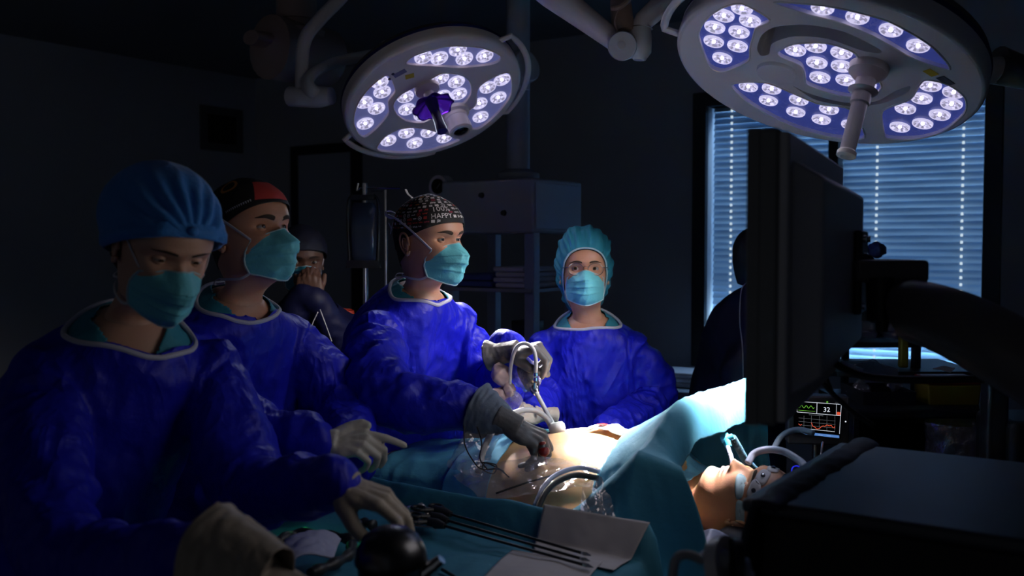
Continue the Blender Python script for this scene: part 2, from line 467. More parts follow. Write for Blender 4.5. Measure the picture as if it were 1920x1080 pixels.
# lit corridor behind the blind
cb = MB(); wbox(cb, A_L - .3, A_R + .3, WB + .7, WB + .72, .3, 3)
co = cb.build('corridor_wall', 'blind_slat', smooth=False); struct(co); co.name = 'wall_corridor'
cb2 = MB(); wbox(cb2, A_L - .3, A_R + .3, WB + .13, WB + .72, .2, .3); wbox(cb2, A_L - .3, A_R + .3, WB + .13, WB + .72, 2.96, 3.0)
wbox(cb2, A_L - .32, A_L - .3, WB + .13, WB + .72, .2, 3); wbox(cb2, A_R + .3, A_R + .32, WB + .13, WB + .72, .2, 3)
o = cb2.build('trim_1', 'wall_paint', smooth=False); struct(o)
area('corridor_light', room((A_L + A_R) / 2, WB + .45, 2.9), room((A_L + A_R) / 2, WB + .40, 0), 26, 1.9, .35, (.45, .72, 1))
area('low_slat_fill', room((A_L + A_R) / 2, WB + .42, .78), room((A_L + A_R) / 2, WB + .06, 1.05), 40, 1.9, .05, (.6, .88, 1), 50)  # added strip light that brightens the lowest blind slats

# dark door with frame left on the back wall
dn = bpy.data.objects.new('door_1', None); COL.objects.link(dn); struct(dn); dn.location = room(wall_a(612), WB, 0)
def dpart(mb, name, m, **k):
    o = mb.build(name, m, **k); o.parent = dn; o.matrix_parent_inverse = Matrix.Translation(-dn.location); return struct(o)
aL, aR = wall_a(568), wall_a(668)
d = MB(); wbox(d, aL, aR, WB - .045, WB - .002, .02, 2.3); dpart(d, 'door_leaf', 'pendant_panel', smooth=False, bevel=.003)
d = MB(); wbox(d, aL - .07, aL, WB - .06, WB, 0, 2.37); wbox(d, aR, aR + .07, WB - .06, WB, 0, 2.37); wbox(d, aL, aR, WB - .06, WB, 2.3, 2.37)
dpart(d, 'door_frame', 'frame_dark', smooth=False, bevel=.003)
# vent grille on the left wall
def lw(px, z, off=0):
    dx = (px - 960) / FPX; n = UU
    t = (O0.dot(UU) + A_CORNER) / (dx * UU.x + UU.y); p = Vector((dx * t, t, 0)); return (p - O0).dot(VV)
v0, v1 = lw(378, 2), lw(455, 2)
Yv = (O0 + UU * A_CORNER + VV * (v0 + v1) / 2).y
zc = at(415, 243, Yv).z; hh = abs(at(415, 203, Yv).z - at(415, 285, Yv).z) / 2
vg = empty('wall_vent', 'square slatted air vent high on the dark left wall', 'vent', room(A_CORNER + .0, (v0 + v1) / 2, zc), ANG)
ww = (v1 - v0) / 2
m_ = MB()
for s_ in (-1, 1):
    m_.box((.012, s_ * (ww - .03), 0), (.024, .06, hh * 2)); m_.box((.012, 0, s_ * (hh - .03)), (.024, ww * 2 - .12, .06))
m_.build('frame', 'vent_frame', vg, bevel=.003)
m_ = MB(); m_.box((.004, 0, 0), (.006, ww * 2 - .12, hh * 2 - .12)); m_.build('backing', 'black_rubber', vg)
s0 = None
for k in range(6):
    y = -ww + .06 + (ww * 2 - .12) * (k + .5) / 6
    m_ = MB(); m_.box((0, 0, 0), (.016, .008, hh * 2 - .12))
    if s0 is None: s0 = m_.build('slat', 'frame_dark', vg, loc=(.013, y, 0))
    else: dup(s0, (.013, y, 0), vg)
# laminar flow panel in the ceiling
lp = empty('ceiling_airflow_panel', 'dark perforated airflow grille set in the ceiling above the team', 'ceiling panel', room(-1.2, .95, CEIL - .06), ANG)
m_ = MB(); m_.box((0, 0, .025), (2.2, 1.5, .05)); m_.build('housing', 'ceiling_paint', lp, bevel=.01)
for (x, y) in ((-.7, -.4), (0, -.4), (.7, -.4), (-.7, .35), (0, .35), (.7, .35)):
    m_ = MB()
    for k in range(12):
        m_.box((x, y - .3 + .055 * k, -.006), (.6, .012, .012))
    for k in range(12):
        m_.box((x - .3 + .0545 * k, y, -.006), (.012, .6, .012))
    m_.build('grille', 'black_rubber', lp, smooth=False)
# wall pilaster right of the window
m_ = MB(); wbox(m_, A_R + .12, A_R + .9, WB - .25, WB, 0, CEIL); struct(m_.build('trim_2', 'wall_paint', smooth=False))
m_ = MB(); m_.box((0, 0, 0), (.10, .02, .07)); m_.box((0, -.012, 0), (.05, .01, .03)); tag(m_.build('wall_socket', 'frame_dark', bevel=.004, loc=room(A_R + .28, WB - .262, 1.38), rot=(0, 0, ANG)), 'small dark switch box on the wall right of the window', 'switch')
# ------------------------------------------------------------------ surgical lights
def led_mat(name, s):
    mat(name, (.25, .22, .35), .2, emit=(.80, .74, 1), estr=s)
led_mat('led_ring', .85); led_mat('led_bright', 1.15); led_mat('led_dim', .32); led_mat('led_core', 5); led_mat('led_mid', .62)
def closed(pts, n=5):
    P = [Vector((*p, 0)) for p in pts]; m = len(P); out = []
    for i in range(m):
        p0, p1, p2, p3 = P[i - 1], P[i], P[(i + 1) % m], P[(i + 2) % m]
        for k in range(n):
            t = k / n
            out.append(.5 * ((2*p1) + (p2-p0)*t*.8 + (2*p0-5*p1+4*p2-p3)*t*t*.8 + (3*p1-p0-3*p2+p3)*t**3*.8 + (1-.8)*(2*(p2-p1)*(t*t*(3-2*t)))))
    return out
def plate(mb, outer, holes, z=0, mi=0):
    loops = [outer] + holes
    V = [p + Vector((0, 0, z)) for l in loops for p in l]
    T = tessellate_polygon(loops)
    fs = []
    for t in T:
        a, b, c = [V[i] for i in t]
        fs.append(t if (b - a).cross(c - a).z > 0 else t[::-1])
    mb.add(V, fs, mi)
def wall(mb, loop, z0, z1, mi=0):
    mb.loft([[p + Vector((0, 0, z0)) for p in loop], [p + Vector((0, 0, z1)) for p in loop]], mi, cap=False)
def make_led(r, parent, rnd):
    m = MB()
    seg = 20
    prof = [(r, -.0085), (r, -.0045), (r * .94, -.002), (r * .87, -.004)]
    m.lathe(prof, seg, 0)
    # faceted reflector bowl
    pr = [(r * .87, -.004), (r * .62, -.0075), (r * .40, -.0085), (r * .24, -.008)]
    rings = [[Vector((q * math.cos(2*math.pi*k/seg), q * math.sin(2*math.pi*k/seg), z)) for k in range(seg)] for q, z in pr]
    o = len(m.v); m.v += [p for g in rings for p in g]
    for i in range(len(rings) - 1):
        for j in range(seg):
            a = o + i * seg + j; b = o + i * seg + (j + 1) % seg
            m.f.append((a, b, b + seg, a + seg)); m.m.append(rnd.choice([1, 2, 2, 4, 0] if i != 1 else [2, 2, 4, 1]))
    m.ball((0, 0, -.007), (r * .2, r * .2, .006), 3, 10)
    return m.build('led_lens', ['led_ring', 'led_bright', 'led_dim', 'led_core', 'led_mid'], parent, sharp=30)

def lamp_head(name, label, loc, X, Yv, N, cx, cy, R, petals, deep, leds, led_r, shell, petal_m, thick=.085):
    M = Matrix((X, Yv, N)).transposed().to_4x4()
    root = empty(name, label, 'surgical light', loc, rot=M.to_euler())
    C0 = Vector((cx, cy, 0))
    outer = [C0 + Vector((R * math.cos(2*math.pi*k/96), R * math.sin(2*math.pi*k/96), 0)) for k in range(96)]
    ph = [closed(p) for p in petals]; dh = [closed(p) for p in deep]
    m = MB()
    prof = [(R, 0), (R + .006, -.002), (R + .011, -.009), (R + .013, -.02), (R + .011, -thick * .55)]
    m.lathe(prof, 96, 0, Matrix.Translation(C0))
    plate(m, outer, ph + dh)
    for h in ph: wall(m, h, 0, -.011)
    for h in dh: wall(m, h, 0, -thick)
    # raised lips round each petal
    for h in ph: m.tube([p for p in h] + [h[0], h[1]], .0028, 6, 0, cap=False)
    m.build('face_plate', shell, root, sharp=50)
    m = MB()
    m.lathe([(R + .011, -thick * .55), (R + .012, -thick * .56), (R + .012, -thick * .68), (R + .010, -thick * .69)], 96, 0, Matrix.Translation(C0))
    m.build('trim_stripe', 'blue_stripe', root)
    m = MB()
    bo = [C0 + (p - C0) * ((R + .010) / R) for p in outer]
    m.lathe([(R + .010, -thick * .69), (R + .002, -thick * .9), (R - .02, -thick)], 96, 0, Matrix.Translation(C0))
    plate(m, [C0 + (p - C0) * ((R - .02) / R) for p in outer], dh, -thick)
    m.build('housing', 'lamp_back', root, sharp=50)
    for h in ph:
        c = sum(h, Vector()) / len(h)
        m = MB(); plate(m, [c + (p - c) * 1.02 for p in h], [], -.010); m.build('petal_panel', petal_m, root, smooth=False)
        m = MB(); plate(m, [c + (p - c) * 1.0 for p in h], [], -.0012); m.build('petal_glass', 'lens_glass', root, smooth=False)
    rnd = random.Random(3)
    protos = [make_led(led_r, root, rnd) for _ in range(3)]
    for i, (x, y) in enumerate(leds):
        o = protos[i] if i < 3 else dup(protos[i % 3], parent=root)
        o.location = (x, y, -.001); o.rotation_euler = (0, 0, rnd.random() * 6)
    return root, M

LX, LY, LN = Vector((.949, .148, .278)), Vector((0, -.882, .471)), Vector((.315, -.447, -.837))
L_LOC = Vector((-.27, 3.5, 2.099))
petL = [[(-.215, .165), (-.146, .208), (-.128, .116), (-.158, .068), (-.165, -.001), (-.212, -.062), (-.262, -.098), (-.285, -.066), (-.290, .012), (-.265, .095)],
        [(-.078, .236), (-.05, .268), (.06, .272), (.174, .222), (.240, .158), (.240, .125), (.205, .118), (.108, .142), (.005, .192)],
        [(.276, .045), (.283, -.079), (.232, -.172), (.160, -.236), (.120, -.215), (.114, -.118), (.147, -.082), (.160, .011), (.218, .048)],
        [(-.232, -.180), (-.196, -.127), (-.137, -.105), (-.065, -.130), (.066, -.250), (.070, -.280), (-.04, -.292), (-.141, -.258), (-.215, -.212)],
        [(-.145, .044), (-.140, -.014), (-.109, -.070), (-.050, -.105), (.014, -.082), (.096, -.066), (.133, -.014), (.132, .053), (.104, .104), (.041, .141), (-.015, .125), (-.111, .089)]]
ledL = [(-.175, .172), (-.173, .118), (-.239, .088), (-.203, .038), (-.218, -.022), (-.252, -.029), (-.019, .240), (.034, .214), (.099, .232), (.119, .178), (.190, .164), (.250, .010), (.197, -.012), (.163, -.092), (.235, -.087), (.165, -.175), (-.185, -.165), (-.115, -.148), (-.091, -.225), (-.034, -.181), (.022, -.242), (.031, .110), (.085, .066), (.090, -.004), (-.098, .060), (-.030, .078), (.032, .008), (-.100, -.012), (-.050, -.068)]
ledL.remove((-.218, -.022))
lampL, ML = lamp_head('surgical_light', 'beige round surgical light with purple sterile handle above the surgeon', L_LOC, LX, LY, LN, 0, 0, .308, petL, [], ledL, .0305, 'lamp_beige', 'petal_left')
# sterile handle with purple guard
m = MB(); m.lathe([(.045, 0), (.042, .012), (.030, .020), (.019, .024), (.018, .045), (.016, .05)], 24, 0, Matrix.Translation((-.022, .085, 0))); m.build('handle_mount', 'lamp_beige', lampL)
m = MB()
def guard(u, v):
    a = 2 * math.pi * u; r = .012 + .058 * v; r *= 1 + .06 * v * math.cos(8 * a) ; z = .052 + .030 * v ** 1.6 + .004 * v * math.sin(8 * a)
    return Vector((-.022 + r * math.cos(a), .085 + r * math.sin(a), z))
m.grid(guard, 64, 8); g_ = m.build('handle_guard', 'purple_plastic', lampL, solid=.002)
m = MB(); m.lathe([(.020, .048), (.022, .06), (.019, .085), (.016, .10), (.0165, .15), (.019, .175), (.0185, .187), (.012, .190), (.001, .189)], 24, 0, Matrix.Translation((-.022, .085, 0))); m.build('handle', 'purple_dark', lampL)
# camera module
T = Matrix.Translation((.066, -.095, 0))
m = MB(); m.lathe([(.056, 0), (.053, .012), (.043, .018), (.042, .030), (.0405, .032), (.0405, .058), (.043, .060), (.043, .084), (.039, .090), (.030, .091), (.028, .084)], 40, 0, T)
cm = m.build('camera_module', 'lamp_beige', lampL, sharp=30)
m = MB(); m.lathe([(.029, .082), (.024, .088), (.012, .091), (.0005, .092)], 32, 0, T); m.build('camera_lens', 'pupil', cm)
# stickers
m = MB(); m.box((-.074, .172, .001), (.030, .022, .001)); m.build('warning_label', 'label_yellow', lampL, smooth=False)
m = MB(); m.box((-.105, .200, .001), (.045, .020, .001), 0, None, .35); m.build('type_label', 'label_lilac', lampL, smooth=False)
m = MB()
for (x, y) in ((-.142, .185), (-.128, .205)): m.lathe([(.0001, .0016), (.0055, .0016), (.0055, .0002)], 12, 0, Matrix.Translation((x, y, 0)))
m.build('symbol_label', 'label_dark', lampL, smooth=False)
def rail(root, cx, cy, R, a0, a1, out, m, r=.011, zz=-.03, name='grip_rail'):
    pts = [Vector((cx + (R) * math.cos(a0), cy + R * math.sin(a0), zz))]
    n = 16
    for k in range(n + 1):
        a = lerp(a0, a1, .04 + .92 * k / n); pts.append(Vector((cx + (R + out) * math.cos(a), cy + (R + out) * math.sin(a), zz)))
    pts.append(Vector((cx + R * math.cos(a1), cy + R * math.sin(a1), zz)))
    q = MB(); q.tube(pts, r, 10, 0, flat=.8); return q.build(name, m, root)
rail(lampL, 0, 0, .31, math.radians(38), math.radians(-42), .045, 'lamp_beige')
rail(lampL, 0, 0, .31, math.radians(197), math.radians(269), .045, 'lamp_beige')

RX, RY, RN = Vector((.952, -.078, -.295)), Vector((0, -.967, .255)), Vector((-.305, -.243, -.921))
R_LOC = Vector((.806, 2.5, 2.036))
petR = [[(-.348, -.033), (-.345, .060), (-.320, .130), (-.280, .172), (-.205, .138), (-.225, .085), (-.222, .038), (-.216, -.019), (-.205, -.086), (-.250, -.180), (-.293, -.171)],
        [(-.215, .215), (-.140, .250), (-.068, .268), (.036, .270), (.150, .222), (.225, .150), (.142, .150), (.028, .195), (-.06, .212), (-.136, .208)],
        [(-.215, -.244), (-.141, -.175), (-.067, -.185), (.02, -.205), (.100, -.185), (.188, -.322), (.11, -.378), (-.007, -.383), (-.138, -.325)],
        [(.172, -.140), (.205, -.04), (.196, .067), (.250, .080), (.308, .043), (.340, -.03), (.340, -.151), (.305, -.235), (.240, -.285), (.215, -.25)],
        [(-.150, .005), (-.122, .064), (-.058, .108), (.009, .103), (.050, .055), (.120, -.010), (.124, -.068), (.085, -.112), (.029, -.128), (-.039, -.118), (-.057, -.075), (-.083, -.031), (-.135, -.019)]]
deepR = [[(-.200, -.009), (-.205, .059), (-.186, .112), (-.126, .160), (-.039, .178), (.056, .148), (.062, .129), (.02, .120), (-.062, .128), (-.135, .095), (-.172, .035), (-.166, -.020), (-.182, -.040)],
         [(-.069, -.147), (-.028, -.162), (.04, -.164), (.086, -.150), (.140, -.100), (.160, -.02), (.180, .022), (.186, -.016), (.158, -.100), (.108, -.158), (.06, -.180), (.0, -.186)]]
ledR = [(-.276, .140), (-.309, .085), (-.246, .096), (-.318, .019), (-.258, .030), (-.306, -.052), (-.246, -.040), (-.268, -.125), (-.11, .238), (-.03, .240), (.052, .228), (.128, .196), (-.112, .022), (-.074, .067), (-.011, .072), (-.048, -.008), (.010, .010), (-.019, -.076), (.042, -.051), (.092, -.047), (-.170, -.238), (-.111, -.212), (-.101, -.285), (-.03, -.230), (-.017, -.305), (.055, -.232), (.056, -.305), (.134, -.285), (.222, .040), (.280, .040), (.230, -.033), (.300, -.018), (.218, -.108), (.300, -.088), (.245, -.215), (.285, -.160)]
lampR, MR = lamp_head('surgical_light', 'large grey ring surgical light at top right with white handle over window', R_LOC, RX, RY, RN, -.015, -.055, .372, petR, deepR, ledR, .0265, 'lamp_grey', 'petal_right', thick=.10)
T = Matrix.Translation((.065, .058, 0))
m = MB(); m.lathe([(.048, 0), (.046, .018), (.030, .034), (.024, .036), (.023, .060), (.030, .062), (.036, .066), (.030, .071), (.022, .073), (.0215, .085)], 28, 0, T); m.build('handle_mount', 'lamp_beige', lampR, sharp=35)
m = MB(); m.lathe([(.024, .083), (.0235, .10), (.019, .103), (.0185, .225), (.023, .230), (.023, .240), (.013, .243), (.011, .236), (.0005, .235)], 28, 0, T); m.build('handle', 'lamp_beige', lampR, sharp=35)
m = MB(); m.lathe([(.052, .0), (.050, .010), (.040, .014), (.0005, .016)], 32, 0, Matrix.Translation((-.125, -.098, 0))); m.build('hub_cover', 'lamp_grey', lampR)
m = MB(); m.box((.195, .112, .001), (.030, .022, .001), 0, None, -.45); m.build('warning_label', 'label_yellow', lampR, smooth=False)
m = MB(); m.box((.238, .095, .001), (.042, .022, .001), 0, None, -.5); m.build('type_label', 'label_dark', lampR, smooth=False)
rail(lampR, -.015, -.055, .375, math.radians(188), math.radians(148), .05, 'lamp_grey')
rail(lampR, -.015, -.055, .375, math.radians(233), math.radians(300), .030, 'lamp_grey', r=.010)

# the beams and spill the lamps throw, and one added fill spot
BEAM = (1.0, .95, .93)
BL, BR = L_LOC + LN * .05, R_LOC + RN * .05
tgt = room(-.42, .04, 1.08)
spot('surgical_beam', BL + LX * .02, tgt + Vector((-.02, .0, 0)), 1700, .16, 22, .85, BEAM)
spot('surgical_beam', BR, room(-.24, .12, 1.12), 4600, .15, 21, .9, BEAM)
spot('surgical_spill_fill', BL, tgt, 10, .2, 115, 1, (.72, .80, 1))
spot('surgical_spill_fill', BR, tgt, 9, .2, 110, 1, (.72, .80, 1))
spot('surgical_spill_fill', BR, Vector((.0, 2.95, 1.38)), 100, .2, 62, 1, (1, .9, .86))  # extra spot added at the right lamp to brighten the team

# ------------------------------------------------------------------ lamp suspension
def P(px, py, Y): return at(px, py, Y)
def local(root_loc): return lambda p: Vector(p) - Vector(root_loc)
# left: curved yoke, vertical tube to the ceiling
ar = empty('light_arm', 'curved grey arm carrying the left surgical light from the ceiling', 'lamp arm', P(640, -60, 3.62) )
L_ = ar.location
def addp(name, mb, m, par, **k):
    mb.v = [v - par.location for v in mb.v]; return mb.build(name, m, par, **k)
m = MB(); m.tube(path([P(733, 98, 3.60), P(680, 106, 3.62), P(625, 118, 3.60), P(588, 138, 3.54), P(577, 158, 3.5), P(590, 175, 3.48), P(614, 184, 3.5)], 8), .027, 14, flat=.72); addp('yoke', m, 'lamp_arm', ar)
m = MB(); m.tube([P(722, 96, 3.60), P(733, 99, 3.585), P(745, 106, 3.57)], [.040, .040, .036], 24); addp('pivot_cap', m, 'lamp_beige', ar)
m = MB(); m.tube([P(545, 181, 3.56), P(600, 182, 3.5), P(622, 180, 3.48)], [.036, .038, .03], 18); addp('lower_pivot', m, 'lamp_arm', ar)
m = MB(); m.tube(path([P(566, 190, 3.53), P(566, 120, 3.55), P(573, 72, 3.56), P(600, 36, 3.58), P(650, -20, 3.62), P(655, -75, 3.64)], 8), .024, 14); addp('hanging_tube', m, 'lamp_arm', ar)
m = MB(); c = P(655, -75, 3.64); m.cyl(c, Vector((c.x, c.y, CEIL)), .045); addp('ceiling_post', m, 'lamp_arm', ar)
# ceiling hub behind
hb = empty('ceiling_hub', 'brownish grey round pendant hub hanging from ceiling behind the left light', 'ceiling mount', P(560, 60, 4.3))
c = P(556, 0, 4.3); m = MB(); m.lathe([(.085, 0), (.085, 1.1)], 28, 0, Matrix.Translation((c.x, c.y, P(0, 38, 4.3).z)), cap=True); m.v = [Vector((v.x, v.y, min(v.z, CEIL))) for v in m.v]; addp('column', m, 'arm_bronze', hb)
m = MB(); c2 = P(556, 45, 4.3); m.lathe([(.001, .02), (.07, .02), (.07, -.02), (.12, -.03), (.12, -.06), (.001, -.06)], 28, 0, Matrix.Translation((c2.x, c2.y, c2.z))); addp('collar', m, 'arm_bronze', hb)
m = MB(); A, B_ = P(505, 88, 4.2), P(615, 110, 4.45); m.tube([A + (A - B_) * .12, A, B_, B_ + (B_ - A) * .1], [.05, .135, .125, .05], 20, flat=1.0); addp('arm_root', m, 'arm_bronze', hb)
m = MB(); m.tube([P(470, 70, 4.1), P(560, 84, 4.3), P(660, 110, 4.6)], .05, 14, flat=.6); addp('arm', m, 'arm_bronze', hb)
# right lamp arms
ra = empty('light_arm', 'white jointed arm with round pivot disc between the two lights', 'lamp arm', P(1165, -40, 3.0))
m = MB(); d0, d1 = P(985, -50, 3.05), P(1160, 82, 3.0)
m.tube([d0, lerp(d0, d1, .3), lerp(d0, d1, .62), d1], [.058, .060, .050, .040], 16, flat=.75); addp('lower_arm', m, 'arm_white', ra)
m = MB(); a_, b_ = P(1167, 86, 2.93), P(1167, 86, 3.05); m.tube([a_, a_ + (b_ - a_) * .06, a_ + (b_ - a_) * .94, b_], [.040, .043, .043, .040], 40); addp('pivot_disc', m, 'lamp_arm', ra, sharp=25)
m = MB(); a_ = P(1165.5, 85, 2.925); m.tube([a_, a_ + Vector((0, .01, 0))], .012, 20); m.tube([a_ - Vector((0, .001, 0)), a_ + Vector((0, .01, 0))], .0025, 8, 0); addp('pivot_screw', m, 'arm_white', ra, sharp=25)
m = MB(); m.tube([P(1200, 52, 3.0), P(1201, 70, 3.0), P(1200, 98, 3.0), P(1199, 113, 3.0)], [.032, .034, .034, .018], 18); m.tube([P(1172, 85, 3.01), P(1200, 85, 3.01)], .040, 18, flat=1); addp('pivot_fork', m, 'lamp_arm', ra)
m = MB(); m.tube([P(1204, 52, 3.0), P(1206, 40, 3.0), P(1290, -35, 3.0), P(1320, -62, 3.0)], [.033, .030, .038, .038], 18); addp('upper_arm', m, 'arm_white', ra)
m = MB(); m.tube([P(1170, 62, 3.0), P(1165, 20, 3.02), P(1163, -10, 3.05)], [.035, .033, .03], 16); c = P(1163, -10, 3.05); m.tube([c, Vector((c.x, c.y, CEIL))], .034, 16); addp('cable_sleeve', m, 'arm_bronze', ra)
m = MB(); m.tube(path([P(1147, 15, 2.97), P(1160, 14, 2.96), P(1175, 3, 2.97), P(1184, -8, 2.98)], 6), .008, 8); m.tube(path([P(1158, 60, 2.965), P(1153, 40, 2.96), P(1160, 18, 2.96), P(1172, 8, 2.96)], 6), .003, 6); addp('sleeve_fold', m, 'arm_bronze', ra)
# bracket right of the big lamp
rb = empty('light_arm', 'dark arm joining the right surgical light at the picture edge', 'lamp arm', P(1900, 130, 2.6))
m = MB(); m.tube([P(1838, 132, 2.62), P(1862, 132, 2.62), P(1880, 130, 2.62)], [.034, .036, .036], 20); addp('pivot_cap', m, 'lamp_beige', rb)
m = MB(); m.tube([P(1868, 122, 2.62), P(1930, 140, 2.64), P(2060, 150, 2.7)], [.050, .040, .04], 16); addp('arm', m, 'lamp_back', rb)
m = MB(); a_ = P(2060, 150, 2.7); m.tube([a_, Vector((a_.x, a_.y, CEIL))], .045, 16); addp('ceiling_post', m, 'lamp_back', rb)
# ------------------------------------------------------------------ people: heads
Z_F = [(-.205, .046), (-.16, .040), (-.140, .043), (-.128, .052), (-.119, .068), (-.112, .080), (-.100, .087), (-.088, .085), (-.075, .085), (-.062, .089), (-.050, .089), (-.035, .091), (-.02, .092), (0, .087), (.015, .093), (.03, .096), (.05, .093), (.07, .083), (.09, .062), (.103, .040), (.111, .020), (.115, .004)]
Z_B = [(-.205, .062), (-.16, .058), (-.12, .062), (-.09, .074), (-.05, .090), (0, .100), (.04, .101), (.07, .089), (.09, .068), (.103, .044), (.111, .022), (.115, .004)]
Z_W = [(-.205, .064), (-.18, .057), (-.15, .054), (-.13, .055), (-.11, .058), (-.09, .062), (-.06, .067), (-.03, .071), (0, .0745), (.03, .077), (.06, .073), (.085, .057), (.103, .036), (.111, .019), (.115, .004)]
Z_E = [(-.2, 1.0), (-.13, 1.0), (-.11, 1.05), (-.09, .95), (-.04, .82), (.02, .78), (.06, .85), (.1, 1.0)]
def head_raw(phi, z, fem=0):
    f, b, w, e = smooth_interp(z, Z_F), smooth_interp(z, Z_B), smooth_interp(z, Z_W), interp(z, Z_E)
    if fem:
        w *= 1 - .05 * sstep(.0, -.1, -z) if z < 0 else 1
        w *= interp(z, [(-.2, .86), (-.12, .90), (-.08, .95), (0, .98)]); b *= interp(z, [(-.2, .88), (-.1, .95), (0, 1)])
    s, c = math.sin(phi), math.cos(phi)
    x = w * math.copysign(abs(s) ** .92, s)
    y = (f if c > 0 else b) * math.copysign(abs(c) ** (e if c > 0 else .95), c)
    if c > 0:
        ax = abs(x); fr = sstep(0, .35, c)
        g = gauss
        d = -.013 * g(ax, .032, .017) * g(z, -.001, .0125)
        d += .0045 * g(ax, .028, .022) * g(z, .019, .0085) + .002 * g(ax, 0, .012) * g(z, .016, .01)
        h = interp(z, [(-.054, 0), (-.048, .006), (-.043, .020), (-.037, .0245), (-.028, .018), (-.015, .011), (-.002, .005), (.010, .001), (.02, 0)])
        sg = interp(z, [(-.05, .013), (-.04, .012), (-.02, .0085), (0, .0075)])
        d += h * math.exp(-(ax / sg) ** 2.2)
        d += .010 * g(ax, .0135, .0062) * g(z, -.0405, .0065)
        d += .005 * g(ax, .046, .018) * g(z, -.026, .018)
        d -= .004 * g(ax, .045, .02) * g(z, -.07, .02)
        d += .0060 * g(z, -.0585, .0042) * g(ax, 0, .021) + .0075 * g(z, -.0685, .0048) * g(ax, 0, .018)
        d -= .0035 * g(z, -.0632, .0022) * g(ax, 0, .024) + .003 * g(z, -.078, .005) * g(ax, 0, .02)
        d += .004 * g(ax, 0, .018) * g(z, -.097, .012)
        y += d * fr
    return Vector((x, y, z))
def head_arrays(fem=0, nz_=150, nph=168, z0=-.205):
    V = []; zs = [z0 + (.1145 - z0) * (i / nz_) for i in range(nz_)] 
    zs += [.1148]
    for z in zs:
        for k in range(nph):
            t = 2 * math.pi * k / nph; V.append(head_raw(t - .0 * math.sin(t), z, fem))
    Fc = []
    for i in range(len(zs) - 1):
        for j in range(nph):
            a = i * nph + j; b = i * nph + (j + 1) % nph; Fc.append((a + nph, b + nph, b, a))
    V.append(Vector((0, 0, .1156))); L = len(V) - 1; o = (len(zs) - 1) * nph
    for j in range(nph): Fc.append((L, o + (j + 1) % nph, o + j))
    return V, Fc
HEADS = {f: head_arrays(f) for f in (0, 1)}
HBVH = {f: BVHTree.FromPolygons(*HEADS[f]) for f in (0, 1)}
def face_pt(x, z, off=.001, fem=0):
    h = HBVH[fem].ray_cast(Vector((x, .3, z)), Vector((0, -1, 0)))
    return (h[0] + h[1] * off) if h[0] else Vector((x, .05, z))

def add_eyes(mb, gaze=(0, 0), open_=1.0, closed=False, lid_mi=0):
    """eyeball, iris, pupil and lids on both sides. materials: 0 skin 1 white 2 iris 3 pupil"""
    for s in (-1, 1):
        c = Vector((s * .0315, .0655 - (.006 if closed else 0), -.001)); r = .0122
        if not closed:
            mb.ball(c, r, 1, 20)
            G = Matrix.Rotation(-math.radians(gaze[0]), 4, 'Z') @ Matrix.Rotation(math.radians(gaze[1]), 4, 'X')
            M = Matrix.Translation(c) @ G @ Matrix.Rotation(-math.pi / 2, 4, 'X')
            def cap(a0, a1, rr, mi):
                n = 20; rings = []
                for q in range(4):
                    a = lerp(a1, a0, q / 3) ; rings.append([Vector((rr*math.sin(a)*math.cos(2*math.pi*k/n), rr*math.sin(a)*math.sin(2*math.pi*k/n), rr*math.cos(a))) for k in range(n)])
                mb.loft(rings, mi, cap=False, M=M)
            cap(.22, .50, r + .0004, 2); cap(.0005, .23, r + .0006, 3)
        for up in (1, -1):
            def lid(u, v, up=up, s=s):
                az = lerp(-78, 78, u); A = math.radians(az)
                inner = (az * s) / 78.0
                if closed: e0 = -6 + 3 * math.cos(A)
                elif up > 0: e0 = (24 * open_) * max(0, math.cos(A * 1.12)) ** .8 + 2
                else: e0 = -(19 * open_) * max(0, math.cos(A * 1.12)) ** .8 + 0
                e1 = 88 * up
                e = math.radians(lerp(e0, e1, v)); rr = r + .0012 + .0006 * (1 - v) * (1 if up > 0 else .5)
                return c + Vector((rr * math.sin(A) * math.cos(e), rr * math.cos(A) * math.cos(e), rr * math.sin(e)))
            mb.grid(lid, 20, 8, lid_mi)
            if up > 0:    # lash line
                def lash(u, v, lid=lid): 
                    p = lid(u, .02 * v); return p + (p - c).normalized() * .0009
                mb.grid(lash, 20, 1, 4)
def add_ear(mb, s, mi=0, M=None):
    E = Matrix.Translation((s * .0735, -.012, -.012)) @ Matrix.Rotation(s * math.radians(-22), 4, 'Z') @ Matrix.Rotation(math.radians(8), 4, 'X')
    hx = [( .0, .008, -.004), (.003, .012, .010), (.006, .010, .024), (.009, -.002, .032), (.011, -.014, .029), (.011, -.021, .015), (.009, -.020, -.002), (.006, -.013, -.016), (.003, -.004, -.026), (.001, .004, -.026), (0, .008, -.018)]
    pts = [Vector((s * x, y, z)) for x, y, z in hx]
    mb.tube(path(pts, 4), .0036, 8, mi, M=None) if False else mb.add(*_tube(path(pts, 4), .0036), mi, E)
    mb.ball((s * .003, -.004, 0), (.005, .015, .025), mi, 12, E)
    mb.ball((s * .004, .001, -.024), (.0045, .007, .008), mi, 10, E)
    mb.add(*_tube(path([Vector((s * x, y, z)) for x, y, z in ((.006, .004, .014), (.008, -.006, .018), (.009, -.012, .006), (.007, -.008, -.008), (.006, .002, -.010))], 4), .0025), mi, E)
def _tube(pts, r):
    m = MB(); m.tube(pts, r, 8); return m.v, m.f
